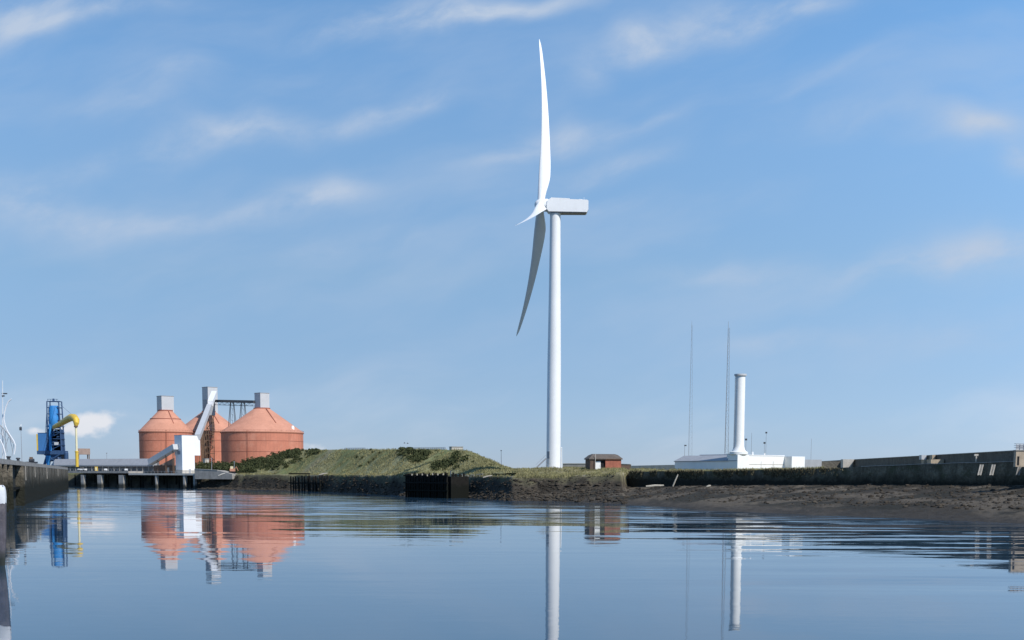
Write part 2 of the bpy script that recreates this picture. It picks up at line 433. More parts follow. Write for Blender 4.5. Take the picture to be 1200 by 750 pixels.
def crest_z(u):
    t = np.interp(u, *T_SIL); rd = np.interp(u, *T_RD)
    return np.array([P(a, b, c).z for a, b, c in zip(np.ravel(u), np.ravel(t), np.ravel(rd))]).reshape(np.shape(u)), rd


hu = np.arange(226, 606.1, 1.6); tt = np.linspace(0, 1, 90)
HU, TT = np.meshgrid(hu, tt, indexing='ij')
cz, rd = crest_z(hu); CZ = cz[:, None] + 0 * TT; RDm = rd[:, None] + 0 * TT
FT = (I_(T_B, HU) + I_(T_W2, HU) + 2)
HD = FT + (RDm + 55 - FT) * TT
HX = (HU - 600) * HD / F2
base = I_(T_ZP, HU) - .9
rise = np.clip((HD - FT) / (RDm - FT), 0, 1)
lump = (fbm(HX * .07, HD * .07, 4) - .5)
prof = np.where(HD < RDm, .62 * rise + .38 * sstep(rise), 1 - .02 * (HD - RDm) / 55)
prof = prof * (1 - sstep((HD - RDm - 38) / 17))
HZ = base + (np.maximum(CZ - base, 0)) * prof + lump * 2.6 * np.sin(np.clip(rise, 0, 1) * math.pi) + (fbm(HX * .4, HD * .4, 3) - .5) * .5
hb = fbm(HX * .045, HD * .045, 4); hm = fbm(HX * .3, HD * .3, 4)
hc = lerp((.150, .168, .075), (.25, .245, .135), sstep((hb - .38) * 4))
hc = lerp(hc, (.10, .108, .05), sstep((.45 - hm) * 6) * .55)
trk = np.exp(-((HU - (352 + 36 * rise)) / 7) ** 2) + .8 * np.exp(-((HU - (318 + 8 * rise)) / 6) ** 2) * (rise < .35) + .55 * np.exp(-((HU - (540 - 4 * rise)) / 8) ** 2) * (rise > .5)
hc = lerp(hc, (.235, .215, .145), np.clip(trk, 0, 1) * sstep((hm - .3) * 5) * .85)
hc = lerp(hc, (.17, .165, .075), sstep((HU - 545) / 20) * .6)
hc = lerp(hc, (.20, .19, .11), sstep((.10 - rise) * 12) * .5)
hill_m = mat('mound_turf', (1, 1, 1), .95, .32, .7, attr=True, bump=.3, spec=.1)
grid_mesh('hill', HX, HD, HZ, hc, hill_m)
_hill = (HU, rise, HX, HD, HZ)

# ------------------------------------------------------------------ water
wm = bpy.data.materials.new('harbour_water'); wm.use_nodes = True
g = G(wm.node_tree); b = wm.node_tree.nodes['Principled BSDF']
b.inputs['Base Color'].default_value = (.020, .052, .090, 1); b.inputs['Roughness'].default_value = .02; b.inputs['IOR'].default_value = 1.333
geo = g.n('ShaderNodeNewGeometry'); sp = g.n('ShaderNodeSeparateXYZ'); g.put(sp.inputs[0], geo.outputs['Position'])
X_, Y_ = sp.outputs[0], sp.outputs[1]


def slope(sx, sy, seed, det=2):
    nd = g.n('ShaderNodeTexNoise'); g.put(nd.inputs['Vector'], g.comb(g.m('MULTIPLY', X_, 1 / sx), g.m('MULTIPLY', Y_, 1 / sy), seed))
    nd.inputs['Scale'].default_value = 1; nd.inputs['Detail'].default_value = det
    s_ = g.n('ShaderNodeSeparateColor'); g.put(s_.inputs[0], nd.outputs['Color'])
    return g.m('SUBTRACT', s_.outputs[0], .5), g.m('SUBTRACT', s_.outputs[1], .5)


a1, b1 = slope(30, 4.2, 1.3, 4); a2, b2 = slope(9, 1.1, 4.1); a3, b3 = slope(1.2, .45, 8.7)
# wind lanes: stronger ripples towards the right-hand beach and in bands across the channel
patch = g.rng(g.noise(g.comb(g.m('MULTIPLY', X_, 1 / 160), g.m('MULTIPLY', Y_, 1 / 38), 2.2), 1, 3), .38, .60, .3, 1, True)
bearing = g.m('DIVIDE', X_, g.m('MAXIMUM', Y_, 1))
right = g.rng(bearing, .05, .34, .25, 1.6, True)
k1 = g.m('MULTIPLY', g.m('MULTIPLY', patch, right), g.rng(Y_, 68, 115, .06, 1, True))
far = g.rng(Y_, 165, 300, 0, 1, True)
a4, b4 = slope(28, 6.5, 6.6, 3)
B1 = g.m('SUBTRACT', b1, .06); B2 = g.m('SUBTRACT', b2, g.m('MULTIPLY', far, .08))      # far off, the faces turned to the viewer show most
s1 = g.m('ADD', g.m('MULTIPLY', k1, .095), g.m('MULTIPLY', far, g.m('MULTIPLY', g.m('ADD', patch, .75), .11)))
s2 = g.m('ADD', .006, g.m('ADD', g.m('MULTIPLY', k1, .03), g.m('MULTIPLY', far, .15)))
ny = g.m('ADD', g.m('ADD', g.m('MULTIPLY', B1, s1), g.m('MULTIPLY', B2, s2)), g.m('ADD', g.m('MULTIPLY', b3, .008), g.m('MULTIPLY', g.m('SUBTRACT', b4, .04), g.m('MULTIPLY', k1, .085))))
nx = g.m('ADD', g.m('MULTIPLY', a2, .004), g.m('MULTIPLY', a3, .014))
nv = g.vm('NORMALIZE', g.comb(nx, ny, 1.0))
g.put(b.inputs['Normal'], nv)
me = bpy.data.meshes.new('water')
me.from_pydata([(-4000, -1500, 0), (4000, -1500, 0), (4000, 2500, 0), (-4000, 2500, 0)], [], [(0, 1, 2, 3)])
me.materials.append(wm); wo_ = bpy.data.objects.new('water', me); COL.objects.link(wo_); wo_['kind'] = 'structure'


# ------------------------------------------------------------------ wind turbine
def turbine():
    base = P(648.5, 549, 400)
    t = thing('wind_turbine', (base.x, base.y, 8.9), 'tall white three-bladed wind turbine standing on the grassy quay', 'wind turbine')
    hub = P(633.5, 240, 400); top = 83.0
    MB().lathe((base.x, base.y, 0), [(2.12, 8.7), (2.10, 20), (2.0, 40), (1.72, 62), (1.52, top)], 48).build('tower', M['turbine'], t, True)
    MB().lathe((base.x, base.y, 0), [(2.9, 8.2), (2.9, 9.15), (2.4, 9.2)], 40).build('foundation', M['concrete'], t)
    for z in (30.5, 56): MB().lathe((base.x, base.y, 0), [(2.14 - (z - 9) * .0075, z), (2.14 - (z - 9) * .0075, z + .12)], 48).build('flange', M['turbine'], t)
    dr = MB().box((base.x - 1.55, base.y - 1.43, P(640, 537, 398).z + 1.0), .55, .08, 1.05, RAD(-47)); dr.build('door', M['grey_metal'], t)
    # entrance stair rising to the tower door
    st = MB(); p0 = P(628, 548.5, 398); p1 = P(640, 537, 398)
    for dy in (-.5, .5): st.tube(p0 + Vector((0, dy, 0)), p1 + Vector((0, dy, 0)), .22, n=5)
    for i in range(12): st.box(p0.lerp(p1, (i + .5) / 12), .16, .55, .04)
    st.tube(p1 + Vector((0, -.5, 0)), (p1.x, p1.y - .5, 8.5), .08, n=5)
    s_ = st.build('stair', M['grey_metal'], t)
    r = MB()
    for dy in (-.55, .55): r.tube(p0 + Vector((0, dy, 1)), p1 + Vector((0, dy, 1)), .04, n=5)
    r.build('handrail', M['grey_metal'], s_)
    # nacelle: a long box, higher at the rotor end
    a = P(640.5, 249, 398.2); yb, yf = 2.1, -2.1
    L = P(689.5, 240, 398.2).x - a.x
    z0 = a.z; za = P(645, 231.6, 398.2).z; zb = P(666, 232.6, 398.2).z; zc = P(689, 234.2, 398.2).z
    yc = base.y
    prof = [(0, z0 + 1.1), (.6, z0 + .3), (L - .4, z0 + .15), (L, z0 + .9), (L, zc - .25), (L - .4, zc), (6.8, zc + .15), (6.6, zb), (1.4, za), (.2, za - .8)]
    n_ = MB().prism([(a.x + x, yc + yf, z) for x, z in prof], (0, 4.2, 0)).build('nacelle', M['turbine'], t)
    MB().box((a.x + L * .53, yc, z0 + .12), L * .42, 1.85, .14).build('underside_shade', M['turbine_dark'], n_)  # dark slab stands for the shade on the nacelle's underside
    MB().lathe((base.x, base.y, 0), [(1.6, top - .3), (1.75, z0 + .3)], 40).build('yaw_ring', M['turbine'], t)
    v = MB().box((a.x + L - 2.2, yc, zc + .2), .5, .5, .25)
    v.tube((a.x + L - 1.2, yc, zc), (a.x + L - 1.2, yc, zc + 1.1), .04, n=5)
    v.build('wind_vane', M['turbine'], n_)
    # rotor
    S, T, CN = RAD(-1.509), RAD(4.811), 4.96; a0 = RAD(12.587); RL = 50.94
    n = Vector((-math.cos(S) * math.cos(T), -math.sin(S) * math.cos(T), math.sin(T)))
    uu = Vector((-math.sin(S), math.cos(S), 0)); ww = uu.cross(n)
    if ww.z < 0: ww = -ww
    sp_ = MB(); vs = []; fs = []; N = 28
    pr = [(2.6, .01), (2.45, .7), (1.9, 1.3), (.9, 1.72), (-1.1, 1.85), (-1.5, 1.6)]
    for d, r in pr:
        for i in range(N):
            q = 2 * math.pi * i / N; vs.append(hub + n * (d - .8) + (uu * math.cos(q) + ww * math.sin(q)) * r)
    for i in range(len(pr) - 1):
        for j in range(N): fs.append((i * N + j, i * N + (j + 1) % N, (i + 1) * N + (j + 1) % N, (i + 1) * N + j))
    fs.append(tuple(range((len(pr) - 1) * N, len(pr) * N)))
    sp_.add(vs, fs); sp_.tube(hub - n * 1.9, hub - n * 5.2, 1.25, n=20); sp_.build('hub', M['turbine'], t, True)
    for k in (0, 120, -120):
        th = a0 + RAD(k)
        rd_ = ww * math.cos(th) + uu * math.sin(th); tn = -ww * math.sin(th) + uu * math.cos(th)
        bl = MB(); vs = []; fs = []; K = 30; NP = 24
        for i in range(K + 1):
            s = i / K; s = s ** 1.15
            r = .9 + (RL - .9) * s
            rr = r / RL
            ch = np.interp(rr, [0, .03, .07, .12, .17, .24, .4, .6, .8, .94, .985, 1], [2.1, 2.1, 2.4, 3.05, 3.4, 3.3, 2.6, 1.9, 1.25, .8, .5, .12])
            th_ = np.interp(rr, [0, .03, .08, .15, .25, .5, 1], [1.0, 1.0, .72, .42, .30, .22, .16])
            tw = RAD(np.interp(rr, [0, .1, .2, .4, 1], [8, 6, -2, -12, -24]))
            pax = np.interp(rr, [0, .04, .15, 1], [.5, .5, .36, .34])
            bend = CN * rr ** 2
            e1 = n * math.cos(tw) + tn * math.sin(tw); e2 = -n * math.sin(tw) + tn * math.cos(tw)
            for j in range(NP):
                q = 2 * math.pi * j / NP
                xc = .5 * (1 + math.cos(q)); rnd = np.interp(rr, [0, .04, .16], [1, 1, 0])
                yel = .5 * math.sin(q)
                yaf = math.copysign(1, math.sin(q)) * (1.4 * (.2969 * math.sqrt(max(xc, 0)) - .126 * xc - .3516 * xc ** 2 + .2843 * xc ** 3 - .1036 * xc ** 4)) * 3.55 / 1.0 * .7
                yv = (yel * rnd + yaf * (1 - rnd)) * th_
                vs.append(hub + rd_ * r + n * bend + e1 * ((pax - xc) * ch) + e2 * (yv * ch))
        for i in range(K):
            for j in range(NP): fs.append((i * NP + j, i * NP + (j + 1) % NP, (i + 1) * NP + (j + 1) % NP, (i + 1) * NP + j))
        fs.append(tuple(range(NP))); fs.append(tuple(range(K * NP, (K + 1) * NP)))
        bl.add(vs, fs); o = bl.build('blade', M['turbine'], t, True)


turbine()


# ------------------------------------------------------------------ silos
def corner_box(xl, xc, xr, yt, yb, D, psi=None, zb=None):
    """a box seen cornerwise: nearest vertical edge at xc"""
    k = D / F; wl, wr = (xc - xl) * k, (xr - xc) * k
    psi = math.atan2(wl, wr) if psi is None else RAD(psi)
    s1, s2 = wr / math.cos(psi), wl / math.sin(psi)
    e1, e2 = yaw_axes(math.degrees(psi - math.atan((xc - 600) / F)))
    p = P(xc, yb, D)
    if zb is not None: p.z = zb
    h = P(xc, yt, D).z - p.z
    return p, e1 * s1, e2 * s2, Z * h


def silo(xc, rpx, D, y_eave, y_top, rtop, house, label, bands=2, Dh=None):
    k = D / F; c = P(xc, 548, D); R = rpx * k; ze = P(xc, y_eave, D - R * .0).z; zt = P(xc, y_top, D).z; rt = rtop * k
    t = thing('silo', (c.x, c.y, 7.2), label, 'silo', 'terracotta storage silos')
    cc = (c.x, c.y, 0)
    MB().lathe(cc, [(R, 6.5), (R, ze)], 72).build('wall', M['terra'], t, True)
    rf = MB().lathe(cc, [(R + .35, ze + .02), (R + .35, ze + .35), (rt, zt)], 72).build('roof', M['terra_roof'], t, True)
    MB().lathe(cc, [(rt + .5, zt - .5), (rt + .5, zt + .25), (rt * .9, zt + .3)], 40).build('collar', M['terra_dark'], rf)
    for i in range(bands):
        z = ze - (ze - 8) * (.22 + .27 * i)
        MB().lathe(cc, [(R + .08, z), (R + .08, z + .22)], 72, False).build('band', M['terra_dark'], t)
    MB().lathe(cc, [(R + .4, ze - .25), (R + .45, ze + .0)], 72, False).build('eave_trim', M['terra_dark'], t)
    if xc < 200: MB().lathe(cc, [(R + (rt - R) * .60 + .5, ze + (zt - ze) * .60 - .15), (R + (rt - R) * .60 + .45, ze + (zt - ze) * .60 + .35), (R + (rt - R) * .62, ze + (zt - ze) * .62 + .1)], 60, False).build('roof_ring', M['terra_dark'], rf)
    ld = MB(); qa_ = RAD(-100 if xc > 300 else -75); o_ = Vector((math.cos(qa_), math.sin(qa_), 0)); t_ = Vector((-o_.y, o_.x, 0)); b0_ = Vector(cc) + o_ * (R + .35)
    for s_ in (-.3, .3): ld.tube(b0_ + t_ * s_ + Z * 7, b0_ + t_ * s_ + Z * (ze + 1), .06, n=4)
    for i in range(36): z = 7.3 + (ze - 7) * i / 36; ld.tube(b0_ - t_ * .3 + Z * z, b0_ + t_ * .3 + Z * z, .04, n=4)
    ld.build('ladder', M['terra_dark'], t)
    rl_ = MB(); N_ = 48
    for i in range(N_):
        a0_, a1_ = 2 * math.pi * i / N_, 2 * math.pi * (i + 1) / N_; p0_ = Vector(cc) + Vector((math.cos(a0_), math.sin(a0_), 0)) * (R + .2) + Z * ze; p1_ = Vector(cc) + Vector((math.cos(a1_), math.sin(a1_), 0)) * (R + .2) + Z * ze
        rl_.tube(p0_, p0_ + Z * 1.2, .04, n=4); rl_.tube(p0_ + Z * 1.15, p1_ + Z * 1.15, .04, n=4)
    rl_.build('handrail', M['terra_dark'], rf)
    # roof pipe climbing the cone
    q = RAD(-52); d = Vector((math.cos(q), math.sin(q), 0))
    f0, f1 = .35, .95
    def on(f): return Vector(cc) + d * (R + (rt - R) * f) + Z * (ze + (zt - ze) * f + .45)
    MB().tube(on(f0), on(f1), .28, n=6).build('roof_pipe', M['terra_dark'], rf)
    if xc > 300: vq = P(343, 500.5, D - 8); MB().lathe((vq.x, vq.y, 0), [(.9, vq.z - 1.6), (.9, vq.z), (.6, vq.z + .6), (.1, vq.z + .8)], 14).build('vent', M['white_paint'], rf, True)
    xl, xm, xr, yt, yb = house
    p, a, b_, h = corner_box(xl, xm, xr, yt, yb, D - (xr - xl) * k * .35)
    p.z -= 1.2; h = h + Z * 1.2
    ho = MB().obox(p, a, b_, h).build('top_house', M['house'], t)
    MB().obox(p + h - a.normalized() * .15 - b_.normalized() * .15, a * 1.04, b_ * 1.06, Z * .25).build('roof_slab', M['grey_metal'], ho)
    return t, c, R, ze, zt


silo(308, 47, 730, 507.5, 478.5, 8.5, (298.6, 305.2, 315.6, 460.5, 478), 'largest terracotta silo with conical roof, rightmost, rising behind the grassy mound')
silo(195.3, 30.2, 765, 506.8, 481, 7.5, (184.2, 189.6, 203.4, 464, 481), 'leftmost terracotta silo, nearly clear of others, with white box house on top')
tm, cm_, Rm, zem, ztm = silo(246, 36.5, 812, 506.5, 482, 7.0, (237.6, 244, 255, 453.5, 484), 'middle terracotta silo set back behind the white conveyor tower and stair tower')

# bridge between the middle and the right-hand top houses, on lattice trestles
br = thing('conveyor_bridge', P(276, 485, 765), 'dark steel conveyor bridge joining two silo tops on thin lattice trestles', 'conveyor bridge')
A, B = P(254, 470, 800), P(299, 471, 731)
u_ = (B - A).normalized(); s_ = u_.cross(Z).normalized()
MB().obox(A - s_ * 1.1 - Z * .7, B - A, s_ * 2.2, Z * 1.5).build('gallery', M['dark_metal'], br)
tr = MB()
for sd in (-1, 1):
    o = s_ * sd * 1.2
    tr.tube(A + o - Z * 2.2, B + o - Z * 2.2, .14, n=5)
    for i in range(14):
        q0, q1 = A.lerp(B, i / 14) + o, A.lerp(B, (i + 1) / 14) + o
        tr.tube(q0 - Z * (.6 if i % 2 else 2.2), q1 - Z * (2.2 if i % 2 else .6), .09, n=4)
tr.build('truss', M['dark_metal'], br)
for f, hw in ((.42, 2.0), (.70, 2.3)):
    m_ = MB(); q = A.lerp(B, f); zb = P(270, 500, q.y).z - 6
    for sx in (-1, 1):
        for sy in (-1, 1): m_.tube(q + u_ * sx * .5 + s_ * sy * .9 - Z * .7, Vector((q.x, q.y, zb)) + u_ * sx * hw + s_ * sy * 2.4, .17, n=5)
    for i in range(1, 6):
        z0 = q.z - .7 - (q.z - zb) * i / 6; e = .5 + (hw - .5) * i / 6; e0 = .5 + (hw - .5) * (i - 1) / 6; zz0 = q.z - .7 - (q.z - zb) * (i - 1) / 6
        m_.tube(Vector((q.x, q.y, z0)) - u_ * e, Vector((q.x, q.y, z0)) + u_ * e, .1, n=4)
        m_.tube(Vector((q.x, q.y, z0)) - u_ * e, Vector((q.x, q.y, zz0)) + u_ * e0, .08, n=4)
    m_.build('trestle', M['dark_metal'], br)

# white transfer tower on the jetty and its galleries
tt_ = thing('transfer_tower', P(216, 553, 650), 'tall white box-shaped conveyor tower standing on the quay before the silos', 'conveyor tower')
p, a, b_, h = corner_box(205, 213.5, 234.2, 510, 533.5, 650, 24)
zt_ = p.z
up = MB().obox(p, a, b_, h).build('upper_housing', M['white'], tt_)
p2 = Vector((p.x, p.y, 7.2)); MB().obox(p2, a * .68, b_ * .9, Z * (zt_ - 7.2 + .002)).build('lower_housing', M['white'], tt_)
MB().obox(p + h - a.normalized() * .1 - b_.normalized() * .1, a * 1.02, b_ * 1.03, Z * .18).build('roof_edge', M['grey_metal'], tt_)
an = a.normalized(); bn = b_.normalized()
wn = MB().obox(p2 - bn * .0 + bn * 2.2 - an * .06 + Z * 9.2, an * .05, bn * 3.2, Z * 1.6).build('louvre', M['grey_metal'], tt_)
sk = MB().obox(p2 - an * .12 - bn * .12, an * (a.length * .68 + .24), bn * (b_.length * .9 + .2), Z * 1.7).build('plinth', M['pale_concrete'], tt_)
dr = MB().obox(p2 + an * 3.2 - bn * .16 + Z * .0, an * 1.1, bn * .03, Z * 2.1).build('door', M['grey_metal'], tt_)

ig = thing('inclined_conveyor', P(232, 512, 660), 'pale inclined conveyor gallery climbing from white tower to middle silo top', 'conveyor')
q0, q1, q2 = P(231.5, 512, 655), P(245.5, 476, 760), P(251, 461, 800)
def gal(pa, pb, wdt, hgt):
    d = pb - pa; s = d.normalized().cross(Z).normalized(); n_ = s.cross(d.normalized())
    return MB().obox(pa - s * wdt / 2 - n_ * hgt / 2, d, s * wdt, n_ * hgt)
gal(q0, q1, 2.6, 2.6).build('lower_gallery', M['house'], ig)
gal(q1 + Z * 1.6 + Vector((.5, 0, 0)), q2, 2.9, 2.9).build('upper_gallery', M['white'], ig)
p, a, b_, h = corner_box(238.5, 243, 252, 468, 486.5, 796)
MB().obox(p, a, b_, h).build('transfer_house', M['grey_metal'], ig)
for f in (.35, .7):
    q = q0.lerp(q1, f); m_ = MB()
    for sx in (-1, 1): m_.tube(q + Vector((sx * .4, 0, -1)), (q.x + sx * 2.2, q.y, 7), .16, n=5)
    m_.build('trestle', M['rust'], ig)

# rusty stair tower in front of the middle silo
stw = thing('stair_tower', P(247, 548, 775), 'brown open steel stair tower against the middle silo', 'stair tower')
c = P(247.2, 548, 775); zt_ = P(247, 487, 775).z; ex = 1.7
m_ = MB()
for sx in (-1, 1):
    for sy in (-1, 1): m_.tube((c.x + sx * ex, c.y + sy * ex, 7), (c.x + sx * ex, c.y + sy * ex, zt_), .2, n=6)
m_.build('frame', M['rust'], stw)
nl = 9
for i in range(nl):
    z = 8 + (zt_ - 8) * (i + 1) / nl
    MB().box((c.x, c.y, z), ex + .3, ex + .3, .14).build('landing', M['rust'], stw)
    f_ = MB(); zp = 8 + (zt_ - 8) * i / nl
    for yy_ in (-.4, .4): f_.tube((c.x - ex * (1 if i % 2 else -1), c.y + yy_ - .8, zp), (c.x + ex * (1 if i % 2 else -1), c.y + yy_ - .8, z), .14, n=4)
    f_.build('flight', M['rust'], stw)
MB().box((c.x - 3.4, c.y + 1.5, 20), 2.2, 1.2, 12).build('pipe_rack', M['rust'], stw)

# small sheds at the silo foot
sh = thing('pump_shed', P(242, 548, 700), 'small pale shed at the foot of the stair tower', 'shed')
p, a, b_, h = corner_box(238, 240.5, 245, 538, 549, 705, zb=7.0); MB().obox(p, a, b_, h).build('wall', M['pale_concrete'], sh)
MB().obox(p + h - a.normalized() * .2 - b_.normalized() * .2, a * 1.1, b_ * 1.1, Z * .3).build('roof', M['grey_metal'], sh)
MB().obox(p + a * .35 - b_.normalized() * .05, a * .3, b_.normalized() * .03, Z * 2.1).build('door', M['dark'], sh)

# ------------------------------------------------------------------ loading jetty with conveyor gallery
j0, j1 = P(78, 553, 688), P(229, 556, 636); j0.z = 8.2; j1.z = 8.2
ju = (j1 - j0); ju.z = 0; jl = ju.length; ju.normalize(); jn = Vector((-ju.y, ju.x, 0))
jt = thing('jetty', (j0.x, j0.y, 0), 'long concrete jetty on piles with dark voids beneath, left of white tower', 'jetty')
MB().obox(Vector((j0.x, j0.y, 7.2)), ju * jl * .5, jn * 26, Z * 1.1).build('deck', M['concrete'], jt)
MB().obox(Vector((j0.x, j0.y, 6.35)) + ju * (jl * .5 + .003), ju * jl * .5, jn * 24, Z * .9).build('deck', M['pale_concrete'], jt, label='paler lower deck below the white tower')
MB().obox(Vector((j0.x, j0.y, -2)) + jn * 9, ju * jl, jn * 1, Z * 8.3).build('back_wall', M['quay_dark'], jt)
for px, wd in ((97, 1.1), (118, 1.5), (144, 1.7), (184.5, .5), (216, .6), (227, .5)):
    f = (px - 78) / 151; q = j0 + ju * jl * f
    MB().box((q.x + jn.x * .9, q.y + jn.y * .9, 2.1), wd, .7, 4.2 if px < 180 else 4.2, math.atan2(ju.y, ju.x)).build('pile', M['pier_pile'], jt)
for i in range(22):
    q = j0 + ju * jl * (i + .5) / 22 + jn * (3.5 + (i % 2) * 2)
    MB().tube((q.x, q.y, -2), (q.x, q.y, 6.4), .3, n=8).build('pile', M['timber'], jt, label='dark inner pile')
r_ = MB()
for i in range(40):
    q = j0 + ju * jl * (i / 39) + jn * .6; z = 8.3 if i < 20 else 7.25
    r_.tube((q.x, q.y, z), (q.x, q.y, z + 1.0), .05, n=4)
    if i != 39: q2 = j0 + ju * jl * ((i + 1) / 39) + jn * .6; r_.tube((q.x, q.y, z + .97), (q2.x, q2.y, z + .97), .04, n=4)
r_.build('railing', M['grey_metal'], jt)

g0, g1 = P(60, 547, 715), P(177, 547, 668)
cg = thing('conveyor_gallery', (g0.x, g0.y, 8.3), 'long low grey conveyor gallery running along the jetty deck', 'conveyor gallery')
gu_ = g1 - g0; gu_.z = 0; gn = Vector((-gu_.y, gu_.x, 0)).normalized(); gl = gu_.length; gud = gu_.normalized()
zr = P(120, 546, 690).z; zr2 = P(120, 537.6, 690).z
MB().prism([Vector((g0.x, g0.y, zr - .2)), Vector((g0.x, g0.y, zr + .5)), Vector((g0.x, g0.y, zr2)) + gn * 2.6, Vector((g0.x, g0.y, zr2)) + gn * 3.4, Vector((g0.x, g0.y, zr - .2)) + gn * 6], gu_).build('roof', M['grey_metal'], cg)
MB().obox(Vector((g0.x, g0.y, 8.3)) + gn * 2.2, gu_, gn * 2.2, Z * (zr - 8.5)).build('wall', M['gallery_wall'], cg)
for i in range(18):
    q = g0 + gu_ * (i + .5) / 18 + gn * .4
    MB().box((q.x, q.y, (8.3 + zr - .2) / 2), .16, .16, (zr - 8.5) / 2).build('post', M['concrete'], cg)
ramp = thing('ramp_conveyor', P(190, 531, 665), 'short pale conveyor ramp rising from grey gallery into white tower', 'conveyor')
gal(P(176.5, 541.6, 667), P(206, 523.5, 652), 3.0, 2.7).build('gallery', M['house'], ramp)
for f in (.3, .62, .9):
    q = P(176.5, 541.6, 667).lerp(P(206, 523.5, 652), f); m_ = MB()
    for s in (-1, 1): m_.tube(q - Z * 1.2 + Vector((0, s * 1.1, 0)), (q.x, q.y + s * 1.1, 7.2), .16, n=5)
    m_.build('trestle', M['rust'], ramp)
bk = thing('machinery_block', P(194, 552, 661), 'brown weathered plant heaped under the conveyor ramp', 'machinery')
b0 = P(184, 552, 664); b0.z = 7.25
MB().box((b0.x + 4, b0.y, 9.2), 5.5, 1.5, 1.95, RAD(-18)).build('housing', M['brown_shade_brick'], bk)
MB().prism([(b0.x + 1, b0.y + .5, 11.1), (b0.x + 9, b0.y - 2, 11.1), (b0.x + 9, b0.y - 2, 14.8)], (0, 1.4, 0)).build('chute', M['hopper'], bk)
MB().box((b0.x + 6, b0.y - 2.2, 9.0), .7, .05, 1.1, RAD(-18)).build('hatch', M['pale_concrete'], bk)

# small plant and vehicle on the jetty edge
vp = P(96.5, 551, 683); vp.z = 8.3
car = thing('parked_car', vp, 'small white vehicle parked under the gallery near the yellow pipe', 'car')
def cbox(c0, hx, hy, hz): return MB().box(Vector(vp) + Vector(c0), hx, hy, hz, RAD(-18))
cbox((0, 0, .75), 2.2, .85, .38).build('body', M['white_paint'], car)
pr = [(-1.5, 1.13), (-1.1, 1.75), (.7, 1.75), (1.3, 1.13)]
e1, e2 = yaw_axes(-18)
MB().prism([vp + e1 * x - e2 * .75 + Z * z for x, z in pr], e2 * 1.5).build('cabin', M['dark'], car)
MB().obox(vp + e1 * -1.05 - e2 * .72 + Z * 1.755, e1 * 1.7, e2 * 1.44, Z * .05).build('roof', M['white_paint'], car)
for sx in (-1.35, 1.35):
    for sy in (-.86, .86):
        q = vp + e1 * sx + e2 * sy + Z * .34; MB().tube(q - e2 * .1, q + e2 * .1, .34, n=14).build('wheel', M['dark'], car)
yb = P(113, 551.5, 679)
yk = thing('yellow_cabinet', (yb.x, yb.y, 8.3), 'yellow box standing on the jetty edge under the gallery', 'cabinet')
MB().box((yb.x, yb.y, 9.35), .62, .5, 1.0).build('body', M['yellow'], yk); MB().box((yb.x, yb.y, 10.42), .7, .58, .07).build('lid', M['yellow'], yk)
MB().box((yb.x, yb.y - .51, 9.3), .4, .012, .7).build('door', M['pale_yellow'], yk)
for px, lb in ((124, 'small white tank on the jetty edge right of the yellow box'), (148, 'small white tank on the jetty edge where paler deck begins')):
    q = P(px, 551.3, 676 if px < 130 else 668); tk = thing('cylinder', (q.x, q.y, 8.3), lb, 'cylinder')  # white cylinder stands for a small white light spot
    MB().tube((q.x - .7, q.y, 8.95), (q.x + .7, q.y, 8.95), .5, n=14).build('shell', M['white_paint'], tk, True)
    for s in (-.45, .45): MB().box((q.x + s, q.y, 8.42), .1, .35, .14).build('saddle', M['grey_metal'], tk)

hp = P(97, 547, 735)
ho = thing('hopper', (hp.x, hp.y, 8.3), 'faded pinkish hopper box on legs behind the conveyor gallery', 'hopper')
p, a, b_, h = corner_box(89.5, 91.5, 105, 525.5, 532.5, 735); MB().obox(p, a, b_, h).build('bin', M['hopper'], ho)
for fa in (.06, .92):
    for fb in (.1, .9):
        q = p + a * fa + b_ * fb; MB().tube((q.x, q.y, 8), (q.x, q.y, q.z + .1), .28, n=6).build('leg', M['rust'], ho)
ap = P(125, 540, 720); aw = thing('vent_pole', (ap.x, ap.y, 8.2), 'thin grey pole behind the conveyor gallery roof', 'pole')
MB().tube((ap.x, ap.y, 8.2), P(125, 530.5, 720), .13, .09, 6).build('shaft', M['mast'], aw); MB().box(P(125, 531, 720), .3, .2, .2).build('head', M['mast'], aw)


